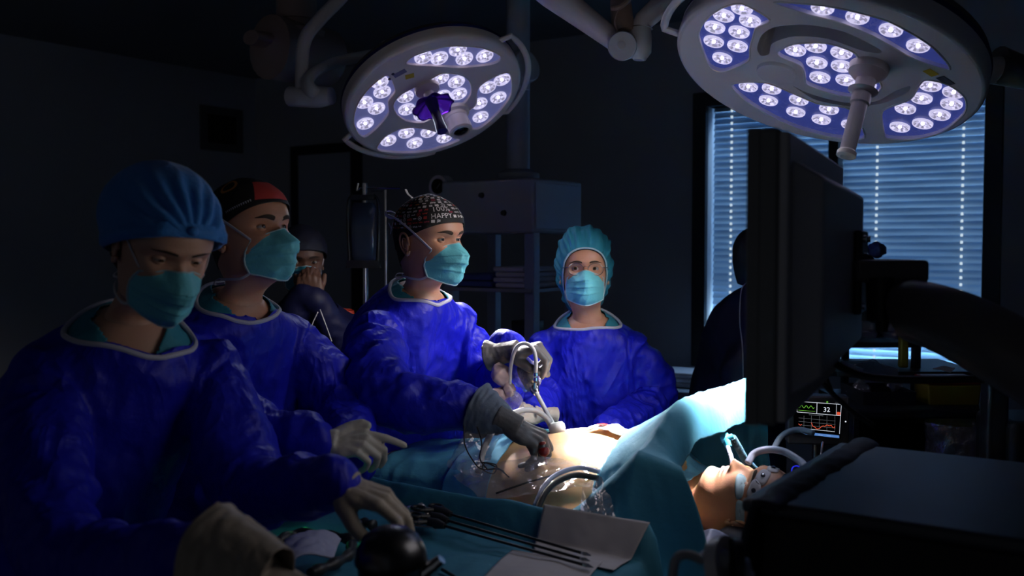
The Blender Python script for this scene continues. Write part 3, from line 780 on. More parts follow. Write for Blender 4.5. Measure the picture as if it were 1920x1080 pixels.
def add_brow(mb, fem, mi, thick=1.0, tilt=0):
    for s in (-1, 1):
        def br(u, v, s=s):
            x = lerp(.012, .053, u); zc = .0165 + .0065 * math.sin(min(1, u * 1.25) * math.pi * .62) - .004 * u - tilt * (1 - u)
            hh = .0042 * thick * (1 - u ** 2.2 * .85) * (.75 + .25 * min(1, u * 6))
            p = face_pt(s * x, zc + (v - .5) * 2 * hh, .0011 * (1 - abs(2 * v - 1)) + .0003, fem); return p
        mb.grid(br, 26, 4, mi)

def mask_pt(u, v, fem=0, off=0):
    """u -1..1 across, v 0 top .. 1 bottom of a pleated face mask, head space"""
    au = abs(u)
    zt = lerp(-.010, -.028, au ** 1.3); zb = lerp(-.122, -.098, au ** 1.6)
    z = lerp(zt, zb, v)
    x = u * lerp(.058, .062, math.sin(v * math.pi)) 
    yc = smooth_interp(v, [(0, .104), (.10, .112), (.25, .125), (.36, .127), (.55, .116), (.75, .108), (.9, .098), (1, .082)])
    ys = smooth_interp(v, [(0, .060), (.3, .040), (.6, .034), (1, .040)])
    y = ys + (yc - ys) * (1 - au ** 1.9)
    y -= .010 * gauss(au, .42, .2) * gauss(v, .0, .14)          # dips beside the nose
    return Vector((x, y + off, z))
def add_mask(body, Mh, seed, fem=0, tie='over', name='face_mask', m='mask_teal', trim='mask_trim', ties='tie_white', lo=False, sag=1.0):
    rnd = random.Random(seed); ox = rnd.random() * 50
    def f(u, v):
        U = u * 2 - 1; p = mask_pt(U, v, fem)
        k = (1 - abs(U) ** 3)
        saw = 0
        for c_, dpt in ((.30, .0035), (.50, .0045), (.70, .0035)):
            tt = (v + .03 * math.sin(3 * U + ox) - c_) / .10
            if -1 < tt < 0: saw += dpt * (1 + tt) 
        wr = 1 - 2 * abs(nz((p.x * 1.3, v * .10 + U * .02, ox), 30)); wr2 = 1 - 2 * abs(nz((p.x - v * .05, v * .09, ox + 3), 22))
        p.y += saw * (.5 + .5 * k) + (.0035 * wr + .0045 * wr2) * min(1, v * 5) * (.35 + .65 * min(1, (1 - abs(U)) * 4)) * sag
        return p
    b = MB(); b.grid(f, 70, 60)
    o = b.build(name, m, body, sharp=0, solid=.0012); o.matrix_local = Mh
    # trims and ties
    t = MB()
    t.tube([f(i / 40, 0) + Vector((0, .0008, .0005)) for i in range(41)], .0016, 6)
    t.tube([f(i / 40, 1) + Vector((0, .0003, -.0005)) for i in range(41)], .0019, 6)
    for s in (0, 1): t.tube([f(s, j / 20) for j in range(21)], .0026, 6)
    to = t.build('mask_trim', trim, o)
    st = MB()
    for s in (-1, 1):
        top, bot = f((s + 1) / 2, 0), f((s + 1) / 2, 1)
        if tie == 'over':
            st.tube(path([top, (s * .0665, .054, -.018), (s * .079, .030, .008), (s * .0865, .0, .034), (s * .0855, -.045, .060), (s * .056, -.098, .070), (s * .012, -.116, .072)], 7), .0032, 6, flat=.45, up=(s, 0, 0))
            st.tube(path([bot, (s * .066, .020, -.105), (s * .066, -.02, -.100), (s * .050, -.056, -.095), (s * .02, -.072, -.09)], 7), .0032, 6, flat=.45, up=(s, 0, 0))
        else:
            st.tube(path([top, (s * .074, .02, -.008), (s * .082, -.012, .012), (s * .082, -.030, -.01), (s * .075, -.02, -.04), bot + Vector((s*.003, -.004, 0))], 7), .0022, 6)
    if fem: st.v = [Vector((v.x * .93, v.y, v.z)) for v in st.v]
    if tie == 'over':
        for s in (-1, 1):
            st.tube(path([(0, -.110, .070), (s * .016, -.124, .082), (s * .032, -.130, .080), (s * .026, -.124, .066), (0, -.111, .068)], 6), .0042, 6, flat=.4)
            st.tube(path([(0, -.112, .068), (s * .01, -.125, .05), (s * .018, -.128, .02)], 6), .003, 6, flat=.4)
            st.tube(path([(s * .02, -.074, -.09), (s * .03, -.092, -.09), (s * .04, -.09, -.10), (s*.02, -.080, -.10)], 6), .003, 6, flat=.4)
    st.build('mask_tie', ties, o)
    return o

def head_shell(fem, plane_p, plane_n, off, keep=None):
    """skin of the head above a plane, pushed out by off(p)"""
    V, Fc = HEADS[fem]
    bm = bmesh.new(); vs = [bm.verts.new(v) for v in V]
    for f in Fc: bm.faces.new([vs[i] for i in f])
    bmesh.ops.bisect_plane(bm, geom=list(bm.verts) + list(bm.edges) + list(bm.faces), plane_co=plane_p, plane_no=plane_n, clear_inner=True)
    bm.normal_update()
    C = Vector((0, -.005, .02))
    W_ = [(v, v.co + ((v.co - C).normalized() * .8 + v.normal * .2) * off(v.co)) for v in bm.verts]
    for v, c in W_: v.co = c
    bm.verts.ensure_lookup_table(); bm.verts.index_update()
    b = MB(); b.v = [v.co.copy() for v in bm.verts]; b.f = [tuple(v.index for v in f.verts) for f in bm.faces]; b.m = [0] * len(b.f)
    bm.free(); return b
def plane2(yf, zf, yb, zb):
    p = Vector((0, yf, zf)); d = Vector((0, yb - yf, zb - zf)).normalized(); n = Vector((0, -d.z, d.y))
    if n.z < 0: n = -n
    return p, n

# ------------------------------------------------------------------ people: bodies, gowns, hands
def frame(fwd):
    f = Vector((fwd[0], fwd[1], 0)).normalized(); return f, Vector((f.y, -f.x, 0))
RING = [(-.004, .060, .058), (.012, .088, .078), (.030, .112, .090), (.05, .136, .102), (.075, .160, .112), (.12, .184, .124), (.2, .198, .138), (.32, .200, .142), (.45, .198, .144), (.6, .205, .148), (.8, .212, .155), (1.05, .220, .165)]
def torso_rings(N, H, fwd, grow=0, sc=1.0, zend=None, seg=40, top=-.004, belly=0):
    f, r = frame(fwd); out = []
    for d, w, dp in RING:
        if d < top: continue
        if zend is not None and N.z - d < zend - .12: break
        t = min(1, d / max(.05, N.z - H.z)); c = Vector((lerp(N.x, H.x, t), lerp(N.y, H.y, t), N.z - d))
        w = w * sc + grow; dp = dp * sc + grow; ring = []
        c = c - f * (.012 + .02 * min(1, d / .1) * (1 - min(1, d / .5)))
        for k in range(seg):
            a = 2 * math.pi * k / seg; s, co = math.sin(a), math.cos(a)
            x = w * math.copysign(abs(s) ** .86, s); y = dp * math.copysign(abs(co) ** .86, co)
            if co > 0: y += belly * gauss(d, .2, .1) * co
            # shoulders drop to the sides
            z = c.z - (.035 * (abs(x) / .2) ** 2 * (1 - d / .1) if d < .1 else 0) - (.33 * y * (1 - d / .16) if d < .16 else 0)
            ring.append(Vector((c.x, c.y, z)) + r * x + f * y)
        out.append(ring)
    return out
def shoulders(N, fwd, half=.152, drop=.122):
    f, r = frame(fwd)
    return {1: N - Vector((0, 0, drop)) + r * half - f * .02, -1: N - Vector((0, 0, drop)) - r * half - f * .02}
def limb(mb, pts, radii, seg=16, n=5):
    P_ = path(pts, n); R_ = []
    m = len(radii) - 1
    for i in range(len(P_)):
        t = i / (len(P_) - 1) * m; k = min(int(t), m - 1); R_.append(lerp(radii[k], radii[k + 1], t - k))
    mb.tube(P_, R_, seg); mb.ball(P_[0], R_[0], 0, 12); mb.ball(P_[-1], R_[-1], 0, 12)

def wrinkle(V, Fc, segs, amp, seed, spine):
    N_ = normals(V, Fc); out = V.copy()
    A = [(Vector(a), Vector(b), r, k) for a, b, r, k in segs]
    for i in range(len(V)):
        p = Vector(V[i]); best = None
        for a, b, r, kind in A:
            ab = b - a; t = max(0, min(1, (p - a).dot(ab) / ab.length_squared)); q = a + ab * t
            d = (p - q).length / r
            if best is None or d < best[0]: best = (d, kind, (p - a).dot(ab.normalized()), p - q, ab)
        _, kind, t, w_, ab = best
        s = seed * 7.3
        if kind == 1:
            n1 = 1 - 2.6 * abs(nz((t * 9 + 1.5 * nz(p, 4, (s, 0, 0)), w_.x * 8 + s, w_.y * 8 + w_.z * 8)))
            n2 = 1 - 2.4 * abs(nz((t * 20, w_.x * 14 + s + 9, w_.y * 14 + w_.z * 12)))
            n3 = nz(p, 5, (s, 4, 0))
            h = .75 * n1 + .45 * n2 + .6 * n3 + .2 * (1 - 2.4 * abs(nz(p, 30, (s, 1, 2))))
            am = amp * 1.0
        else:
            q = (p.x * 7 + s + .5 * nz(p, 3), p.y * 7, p.z * 1.6)
            n1 = 1 - 2.6 * abs(nz(q)); q2 = (p.x * 13 + p.z * 4, p.y * 13 + s, p.z * 6 - p.x * 3)
            n2 = 1 - 2.4 * abs(nz(q2)); n3 = nz(p, 4.5, (s, 0, 9))
            h = .75 * n1 + .45 * n2 + .6 * n3 + .2 * (1 - 2.4 * abs(nz(p, 26, (s, 1, 2))))
            am = amp * sstep(-.02, .12, spine - p.z)
        out[i] = V[i] + N_[i] * (h * am)
    return out

FING = {'i': ((.0265, .088, 0), (.043, .026, .021)), 'm': ((.009, .094, .002), (.047, .030, .022)), 'r': ((-.0095, .090, .001), (.043, .028, .021)), 'p': ((-.027, .080, -.003), (.034, .021, .019))}
def hand_mb(side, pose, sc=1.0, cuff=.07, cuff_r=.036, thumb=None, palm=True, wrist_r=.025):
    """side +1: thumb on +x. fingers +y, palm faces -z"""
    b = MB(); fr = {'i': .0098, 'm': .0100, 'r': .0095, 'p': .0085}
    for k, ((x, y, z), L) in FING.items():
        a = pose.get(k, (20, 25, 15, 0)); p = Vector((x * side, y, z)); ang = 0; r0 = fr[k]
        sp = math.radians(a[3] if len(a) > 3 else 0) * side
        b.tube([Vector((x * side * .6, .018, -.004)), p * .55 + Vector((x * side * .2, .01, -.004)), p], [.0155, .0145, r0 * 1.22], 12); b.ball(p, r0 * 1.22, 0, 10)
        for q in range(3):
            ang += math.radians(a[q]); d = Vector((math.sin(sp), math.cos(sp) * math.cos(ang), -math.sin(ang)))
            n_ = p + d * L[q]; ra, rb = r0 * (1 - .09 * q), r0 * (1 - .09 * (q + 1))
            b.tube([p, (p + n_) / 2, n_], [ra, ra * .96, rb], 12); b.ball(n_, rb * (1.0 if q < 2 else 1.02), 0, 12); p = n_
    t = thumb or [(.030, .030, -.012), (.052, .058, -.024), (.058, .088, -.034), (.056, .112, -.040)]
    t = [Vector((x * side, y, z)) for x, y, z in t]
    b.tube([Vector((.012 * side, .012, -.006)), t[0], t[1]], [.017, .017, .0125], 12)
    b.ball(t[1], .0125, 0, 12); b.tube([t[1], t[2]], [.0125, .0112], 12); b.ball(t[2], .0112, 0, 12); b.tube([t[2], t[3]], [.0112, .0092], 12); b.ball(t[3], .0094, 0, 12)
    b.ball((0, .05, -.004), (.040, .045, .0155), 0, 16); b.ball((.020 * side, .035, -.012), (.019, .030, .015), 0, 12); b.ball((-.022 * side, .04, -.010), (.015, .034, .013), 0, 12)
    b.tube([Vector((0, .03, -.003)), Vector((0, 0, 0)), Vector((0, -.03, 0)), Vector((0, -cuff, 0))], [.031, wrist_r, wrist_r * 1.08, cuff_r], 16)
    b.v = [v * sc for v in b.v]; return b
def hand_frame(wrist, yd, zd):
    y = Vector(yd).normalized(); z = Vector(zd); z = (z - y * z.dot(y)).normalized(); x = y.cross(z)
    M = Matrix((x, y, z)).transposed().to_4x4(); M.translation = Vector(wrist); return M
def glove(body, name, side, pose, M, m, voxel=.0026, **k):
    b = hand_mb(side, pose, **k); V, Fc, ed = remesh(b, voxel, 2)
    Nn = normals(V, Fc)
    for i in range(len(V)):      # thin rubber creases
        p = V[i]; h = (1 - 2.4 * abs(nz(p, 42))) * .0005 + (1 - 2.2 * abs(nz((p[0] * 30, p[1] * 70, p[2] * 30)))) * .0010 * sstep(.03, -.02, p[1])
        V[i] = V[i] + Nn[i] * h
    Ml = Matrix.Translation(-body.location) @ M
    o = arr_obj(name, V, Fc, m, body); o.matrix_local = Ml
    return o

def person(name, label, cat, N, H, fwd, E, gaze_dir, up=(0, 0, 1), arms=None, fem=0, skin='skin_light', eye='iris_brown', gaze=(0, 0), eye_open=1.0, gown='gown_blue', sc=1.0, amp=.008, voxel=.0075, seed=1, neckline=(.10, .078, -.045), scrub='scrub_teal', brow_t=1.0, trim='binding', hem=.32, brow_tilt=0, legs=True, sleeve=1.0, base=None, wrinkles=True, elen=(.062, .074, .070, .058, .043)):
    """N neck base, H hip centre, E between the eyes"""
    N, H, E = Vector(N), Vector(H), Vector(E)
    f, r = frame(fwd); base = Vector(base) if base is not None else Vector((H.x, H.y, 0))
    y = Vector(gaze_dir).normalized(); z = Vector(up); z = (z - y * z.dot(y)).normalized(); x = y.cross(z)
    Mh = Matrix((x, y, z)).transposed().to_4x4(); Mh.translation = E - y * .082     # head space origin
    Mb = Matrix((r, f, Vector((0, 0, 1)))).transposed().to_4x4(); Mb.translation = N + Vector((0, 0, .17))- f * .005
    mb = MB()
    V, Fc = HEADS[fem]; out = []
    for v in V:
        t = sstep(-.195, -.085, v.z); out.append((Mb @ v).lerp(Mh @ v, t))
    mb.v = out; mb.f = list(Fc); mb.m = [0] * len(Fc)
    # lips tint
    for i, fc in enumerate(mb.f):
        c = V[fc[0]]
        if c.y > .07 and ((-.0665 < c.z < -.055 and abs(c.x) < .024 - abs(c.z + .0632) * .8) or (-.0735 < c.z <= -.0632 and abs(c.x) < .020)): mb.m[i] = 5
    e = MB(); add_eyes(e, gaze, eye_open)
    add_brow(e, fem, 4, brow_t, brow_tilt)
    for s in (-1, 1): add_ear(e, s, 0)
    mb.add(e.v, e.f, 0, Mh); mb.m[-len(e.m):] = e.m
    # the body under the clothes
    tb = MB(); tr = torso_rings(N, H, fwd, -.016, sc, zend=.75); tb.loft(tr)
    sh = shoulders(N, fwd, .150 * sc)
    for s in (1, -1):
        if arms and s in arms:
            el, wr = arms[s]; limb(tb, [sh[s], el, wr], [.056, .046, .040, .034, .024], 12)
        if legs:
            hp = Vector((H.x, H.y, H.z)) + r * (.09 * s); kn = Vector((base.x, base.y, .48)) + r * (.10 * s) + f * .01; an = Vector((base.x, base.y, .09)) + r * (.11 * s) - f * .02
            limb(tb, [hp, kn, an], [.085, .07, .055, .045, .036], 12); tb.ball(an + f * .07 - Vector((0, 0, .05)), (.045, .045, .038), 0, 12); tb.ball(an - Vector((0, 0, .05)), .038, 0, 12)
            tb.tube([an - Vector((0, 0, .055)), an + f * .13 - Vector((0, 0, .058))], [.038, .030], 12)
    bv, bf, _ = remesh(tb, .014, 2)
    mb.add([Vector(p) for p in bv], bf, 0)
    mb.v = [v - base for v in mb.v]
    body = mb.build(name, [skin, 'eye_white', eye, 'pupil', 'brow', 'lips'], None, sharp=0, loc=None)
    body.location = base; tag(body, label, cat)
    Ml = Matrix.Translation(-base) @ Mh
    # gown
    g = MB(); g.loft(torso_rings(N, H, fwd, .0, sc, zend=hem, top=-.004))
    segs = [(N + Vector((0, 0, .0)), Vector((base.x, base.y, hem)), .20, 0)]
    for s in (1, -1):
        if arms and s in arms:
            el, wr = arms[s]; limb(g, [sh[s], el, wr], [q * sleeve for q in elen], 20, 7)
            segs += [(sh[s] + (Vector(el) - sh[s]) * .25, Vector(el), .085, 1), (Vector(el), Vector(wr), .07, 1)]
    gv, gf, ge = remesh(g, voxel, 8)
    if wrinkles: gv = wrinkle(gv, gf, segs, amp, seed, N.z)
    gv = lap(gv, ge, 1, .15)
    # open the gown at the neck
    rx, ryf, dz = neckline; up_ = N.z - .085
    def rel(p):
        q = Vector(p) - N; a = q.dot(r); b_ = q.dot(f) + .008; return a, b_, q.z
    def inside(p):
        a, b_, zz = rel(p); ry = ryf if b_ > 0 else .070
        return (a / rx) ** 2 + (b_ / ry) ** 2 < .90 and zz > (dz if b_ > .03 else -.075)
    kill = np.array([inside(p) for p in gv])
    gf2 = [fc for fc in gf if not all(kill[i] for i in fc)]
    # snap the rim onto the neckline
    g0 = BVHTree.FromPolygons([Vector(p) for p in gv], gf)
    for fc in gf2:
        if any(kill[i] for i in fc):
            for i in fc:
                if kill[i]:
                    a, b_, zz = rel(gv[i]); ry = ryf if b_ > 0 else .070
                    k = .955 / max(1e-6, math.sqrt((a / rx) ** 2 + (b_ / ry) ** 2))
                    nv = N + r * (a * k) + f * (b_ * k - .008) + Vector((0, 0, zz)); hh = g0.ray_cast(nv + Vector((0, 0, .2)), Vector((0, 0, -1))); gv[i] = hh[0] if hh[0] else nv; kill[i] = False
    used = sorted({i for fc in gf2 for i in fc}); idx = {i: k for k, i in enumerate(used)}
    gm = MB(); gm.v = [Vector(gv[i]) - base for i in used]; gm.f = [tuple(idx[i] for i in fc) for fc in gf2]; gm.m = [0] * len(gm.f)
    bv_ = BVHTree.FromPolygons([v + base for v in gm.v], gm.f)
    go = gm.build('surgical_gown', gown, body, sharp=0)
    if trim:
        pts = []
        for k in range(65):
            a = 2 * math.pi * k / 64; px_, py_ = rx * 1.0 * math.sin(a), (ryf if math.cos(a) > 0 else .070) * 1.0 * math.cos(a)
            q = N + r * px_ + f * (py_ - .008) + Vector((0, 0, .15)); h = g0.ray_cast(q, Vector((0, 0, -1)))
            if h[0]: pts.append(h[0] + Vector((0, 0, .0015)) - base)
        pts = [sum((pts[(i + k) % len(pts)] for k in (-2, -1, 0, 1, 2)), Vector()) / 5 for i in range(len(pts))]
        t_ = MB(); t_.tube(pts + [pts[0], pts[1]], .0054, 8, cap=False); t_.build('neck_binding', trim, go)
    if scrub:
        t_ = MB(); t_.loft(torso_rings(N, H, fwd, -.008, sc, zend=1.0, top=-.004)); sv, sf, se = remesh(t_, .0048, 5)
        def vneck(p):
            a, b_, zz = rel(p); 
            return zz > -.012 and a * a + b_ * b_ < .058 ** 2 or (b_ > 0 and abs(a) < .075 * (1 + zz / .13) and zz > -.13) or zz < -.14
        sv = np.array([p + n_ * (.002 * (1 - 2 * abs(nz(p, 30)))) for p, n_ in zip(sv, normals(sv, sf))])
        k_ = [vneck(p) for p in sv]; sf = [fc for fc in sf if not any(k_[i] for i in fc)]
        if sf:
            used = sorted({i for fc in sf for i in fc}); idx = {i: k for k, i in enumerate(used)}
            t_ = MB(); t_.v = [Vector(sv[i]) - base for i in used]; t_.f = [tuple(idx[i] for i in fc) for fc in sf]; t_.m = [0] * len(sf)
            t_.build('scrub_shirt', scrub, body, sharp=0, solid=.002)
    if legs:
        for s in (1, -1):
            an = Vector((base.x, base.y, 0)) + r * (.11 * s) - f * .02 - base
            t_ = MB(); t_.tube([an + Vector((0, 0, .045)) - f * .05, an + Vector((0, 0, .047)) + f * .05, an + Vector((0, 0, .04)) + f * .16], [.046, .048, .036], 14); t_.ball(an + Vector((0, 0, .045)) - f * .05, .046, 0, 12); t_.ball(an + Vector((0, 0, .04)) + f * .16, .036, 0, 12)
            t_.build('shoe', 'black_rubber', body)
    return body, Ml, f, r
# ------------------------------------------------------------------ the four at the table
def cap_object(body, Ml, b, m, name='surgical_cap', solid=.0015):
    o = b.build(name, m, body, sharp=0, solid=solid); o.matrix_local = Ml; return o
def on_cap(bvh, az, el, off=.0012):
    d = Vector((math.sin(az) * math.cos(el), math.cos(az) * math.cos(el), math.sin(el))); c = Vector((0, -.005, .02))
    h = bvh.ray_cast(c + d * .3, -d)
    return (h[0] + d * off) if h[0] else c + d * .1
def stamp(parent, bvh, V, Fc, az0, el0, rot, m, name, R=.095):
    b = MB(); out = []
    for v in V:
        x, y = v.x * math.cos(rot) - v.y * math.sin(rot), v.x * math.sin(rot) + v.y * math.cos(rot)
        el = el0 + y / R; az = az0 - (x / R) / max(.3, math.cos(el0)); out.append(on_cap(bvh, az, el))
    b.v = out; b.f = Fc; b.m = [0] * len(Fc); return b.build(name, m, parent, smooth=False)

# --- the surgeon in the middle
sN = at(792, 536, 2.76); sH = Vector((-.33, 2.95, .98))
surgeon, sM, sf, sr = person('person', 'surgeon in blue gown and printed black cap reaching over the patient, facing right', 'person',
    sN, sH, (.76, -.65), at(848, 449, 2.66), (.80, -.60, .02), arms={1: (at(722, 738, 2.43), at(905, 770, 2.385)), -1: (at(925, 735, 2.88), at(950, 655, 2.70))},
    skin='skin_mid', eye='iris_grey', gaze=(8, 2), seed=3, amp=.013, neckline=(.098, .070, -.08), brow_t=1.1, brow_tilt=.002, voxel=.006, eye_open=.62, sc=1.0)
p_, n_ = plane2(.095, .045, -.1, -.028)
cb_ = head_shell(0, p_, n_, lambda p: .0045 + .005 * sstep(.03, .1, p.z) + .0015 * nz(p, 40))
cap1 = cap_object(surgeon, sM, cb_, 'cap_black')
cbv = BVHTree.FromPolygons(cb_.v, cb_.f)
# head turned right: his left side (-x) is far, right side (+x) shows
for body_, az, el, sz, rot, m_ in (('100%', .42, .60, .021, .0, 'print_white'), ('HAPPY', .44, .40, .018, .0, 'print_white')):
    V_, F_ = wtext(body_, sz); stamp(cap1, cbv, V_, F_, az, el, rot, m_, 'cap_print')
rnd = random.Random(12)
pm = {k: MB() for k in ('print_white', 'print_red', 'print_orange', 'print_pink')}
def mark(mb, az, el, V, Fc, rot):
    o = len(mb.v)
    for v in V:
        x, y = v[0] * math.cos(rot) - v[1] * math.sin(rot), v[0] * math.sin(rot) + v[1] * math.cos(rot)
        e_ = el + y / .095; mb.v.append(on_cap(cbv, az - (x / .095) / max(.3, math.cos(el)), e_))
    mb.f += [tuple(i + o for i in f) for f in Fc]; mb.m += [0] * len(Fc)
def rectV(w, h): return [(-w, -h), (w, -h), (w, h), (-w, h)], [(0, 1, 2, 3)]
def ringV(r, t, n=20): 
    V = [(r * math.cos(2*math.pi*k/n), r * math.sin(2*math.pi*k/n)) for k in range(n)] + [((r-t) * math.cos(2*math.pi*k/n), (r-t) * math.sin(2*math.pi*k/n)) for k in range(n)]
    return V, [(k, (k+1) % n, n + (k+1) % n, n + k) for k in range(n)]
for row in range(11):
    el = .16 + row * .115
    az = -2.6 + rnd.random() * .1
    while az < 2.6:
        if abs(az - .43) < .33 and .30 < el < .72: az += .1; continue
        # keep above the cap edge
        zz = on_cap(cbv, az, el); 
        if (zz - p_).dot(n_) < .007: az += .1; continue
        k = rnd.random(); key = 'print_white' if k < .66 else ('print_red' if k < .78 else ('print_orange' if k < .92 else 'print_pink'))
        t = rnd.random(); step = 0
        if t < .62:       # a word of small strokes
            n = rnd.randint(3, 7); h = rnd.choice((.0018, .0026, .0034))
            for q in range(n):
                mark(pm[key], az + q * .030, el, *rectV(.0007, h * rnd.uniform(.7, 1)), rnd.uniform(-.4, .4))
                if rnd.random() < .7: mark(pm[key], az + q * .030 + .010, el + rnd.choice((-1, 0, 1)) * h / .095 * .8, *rectV(.0011, .0006), 0)
            step = n * .030
        elif t < .8: mark(pm[key], az + .05, el, *ringV(.0052, .0012), 0); mark(pm[key], az + .05, el, *rectV(.002, .001), .3); step = .13
        else: mark(pm[key], az + .05, el, *rectV(.0045, .0034), rnd.uniform(-.2, .2)); step = .12
        az += (step + .035) / max(.35, math.cos(el))
for k, b in pm.items(): b.build('cap_print', k, cap1, smooth=False)
# ties of the cap
t_ = MB(); t_.tube(path([(0, -.104, .01), (.02, -.118, .03), (.03, -.122, .05)], 5), .004, 6, flat=.4); t_.tube(path([(0, -.06, .118), (.0, -.075, .128), (.002, -.082, .142)], 5), .005, 6, flat=.35)
o = t_.build('cap_tie', 'tie_white', cap1)
hb_ = head_shell(0, *plane2(.02, -.012, -.1, -.085), lambda p: (.0022 if p.y < -.005 - .25 * max(0, -p.z) else -.004)); o = hb_.build('hair', 'hair_dark', surgeon, sharp=0); o.matrix_local = sM
add_mask(surgeon, sM, 5)
# right hand pinching, left hand on the camera
G1 = hand_frame(at(950, 790, 2.35), (.82, -.04, -.44), (.42, -.42, .80))
glove(surgeon, 'glove', -1, {'i': (40, 26, 14, 6), 'm': (50, 32, 18, 2), 'r': (58, 42, 24, -4), 'p': (62, 46, 28, -8)}, G1, 'glove_grey', cuff=.03, cuff_r=.030, wrist_r=.028, thumb=[(.026, .034, -.02), (.040, .062, -.042), (.040, .088, -.060), (.034, .108, -.078)], sc=1.02)
def sleeve_cuff(body, a, b, r0, r1, m, name='glove_cuff', seed=0, par=None):
    a, b = Vector(a), Vector(b); ax = (b - a); L = ax.length; ax.normalize()
    u = ax.orthogonal().normalized(); w_ = ax.cross(u)
    def f_(s, t):
        A = 2 * math.pi * s; r = lerp(r0, r1, t) * (1 + .05 * (1 - 2 * abs(nz((math.cos(A) * 2.5 + t * 1.5, math.sin(A) * 2.5, t * L * 40 + seed)))) + .03 * (1 - 2 * abs(nz((math.cos(A) * 1.2 + seed, math.sin(A) * 1.2, t * L * 90)))))
        return a + ax * (L * t) + (u * math.cos(A) + w_ * math.sin(A)) * r - body.location
    m_ = MB(); m_.grid(f_, 48, 36); return m_.build(name, m, body, sharp=0, solid=.0015)
sleeve_cuff(surgeon, at(896, 766, 2.385), at(954, 792, 2.35), .062, .0275, 'cuff_grey', seed=2)
G2 = hand_frame(at(952, 660, 2.66), (.80, -.30, .18), (.05, -.15, 1))
glove(surgeon, 'glove', 1, {'i': (58, 48, 20, 0), 'm': (62, 58, 26, 0), 'r': (66, 62, 30, 0), 'p': (68, 62, 34, 0)}, G2, 'glove_grey', cuff=.06, cuff_r=.045, wrist_r=.029, thumb=[(.024, .034, -.022), (.030, .058, -.046), (.022, .082, -.064), (.010, .100, -.078)], sc=.98)

# --- the nurse with glasses, facing the camera
nN = at(1102, 590, 3.33); nH = Vector((.27, 3.42, .95))
nurse, nM, nf, nr = person('person', 'woman in blue gown, teal bouffant cap and thin round glasses facing the camera', 'person',
    nN, nH, (-.10, -1), at(1098, 503, 3.24), (-.02, -1, .16), arms={1: (at(1012, 735, 3.34), at(1012, 775, 3.08)), -1: (at(1228, 750, 3.34), at(1135, 806, 3.06))},
    fem=1, skin='skin_light', eye='iris_brown', gaze=(8, 4), seed=8, amp=.013, neckline=(.112, .076, -.06), sc=.98, brow_t=.75, voxel=.006, eye_open=.95)
def bouffant(body, Ml, m, edge_p, edge_n, puff, seed, trim, fold=.10, nfold=26):
    C = Vector((0, -.012, .005)); u = Vector((1, 0, 0)); w_ = edge_n.cross(u).normalized(); 
    # edge ring: where head meets the plane
    ring = []
    n = 160
    for k in range(n):
        a = 2 * math.pi * k / n; d = (u * math.cos(a) + w_ * math.sin(a)); c0 = edge_p + Vector((0, 0, 0)); c0 = Vector((0, -.005, 0)) ; c0 = c0 - edge_n * (c0 - edge_p).dot(edge_n)
        h = HBVH[1].ray_cast(c0 + d * .3, -d); pt = h[0] if h[0] else c0 + d * .07
        ring.append(pt + d * .004)
    def f_(s, t):
        i = s * n; k = int(i) % n; e = ring[k].lerp(ring[(k + 1) % n], i - int(i)); A = 2 * math.pi * s
        T = t * math.pi / 2
        top = C + edge_n * puff[1]
        rad = (e - C); nc = rad.dot(edge_n); rad = rad - edge_n * nc
        g = math.cos(T) ** .8; bulge = 1 + puff[0] * math.sin(min(1, t * 2.2) * math.pi / 2) * (1 - t * .2)
        fo = fold * (1 - t) ** .8 * min(1, t * 9) * (math.cos(nfold * A + 2.2 * nz((math.cos(A) * 2, math.sin(A) * 2, seed)) * 3) * .5 + 1.2 * nz((math.cos(A) * 6, math.sin(A) * 6, seed + t * 2)))
        p = C + rad * (g * (bulge + fo)) + edge_n * (lerp(nc, puff[1], math.sin(T)) )
        p += Vector((nz(p, 22, (seed, 0, 0)), nz(p, 22, (0, seed, 0)), nz(p, 22, (0, 0, seed)))) * .010 * min(1, t * 4)
        return p
    b = MB(); b.grid(f_, 200, 44); o = b.build('bouffant_cap', m, body, sharp=0, solid=.001); o.matrix_local = Ml
    t_ = MB(); t_.tube([f_(k / 120, 0) for k in range(121)], .0030, 6); t_.build('cap_elastic', trim, o)
    return o
pp, pn = plane2(.085, .058, -.02, -.085)
bouffant(nurse, nM, 'bouffant_teal', pp, pn, (.52, .150), 3, 'mask_trim')
hb_ = head_shell(1, *plane2(.085, .052, -.02, -.095), lambda p: .002); o = hb_.build('hair', 'hair_brown', nurse, sharp=0); o.matrix_local = nM
add_mask(nurse, nM, 9, 1, tie='ear')
# glasses
gl_ = MB()
for s in (-1, 1):
    gl_.tube([Vector((s * (.0325 + .0245 * math.cos(a)), .098 - .010 * abs(s * (.0325 + .0245 * math.cos(a))) / .05, -.005 + .020 * math.sin(a))) for a in [2*math.pi*k/40 for k in range(41)]], .0010, 6)
    gl_.tube(path([(s * .057, .088, .002), (s * .074, .070, .003), (s * .080, .02, .004), (s * .080, -.01, .002)], 5), .0011, 6)
gl_.tube(path([(-.009, .099, 0), (0, .103, .003), (.009, .099, 0)], 5), .0010, 6)
go_ = gl_.build('glasses', 'steel', nurse); go_.matrix_local = nM
gg = MB()
for s in (-1, 1): gg.add([Vector((s * (.0325 + .0235 * math.cos(a)), .0975 - .010 * abs(s * (.0325 + .0235 * math.cos(a))) / .05, -.005 + .019 * math.sin(a))) for a in [2*math.pi*k/30 for k in range(30)]], [tuple(range(30))])
gg.build('lens', 'lens_glass', go_, smooth=False)
G3 = hand_frame(at(1018, 777, 3.06), (-.95, -.25, .12), (.1, -.75, .65))
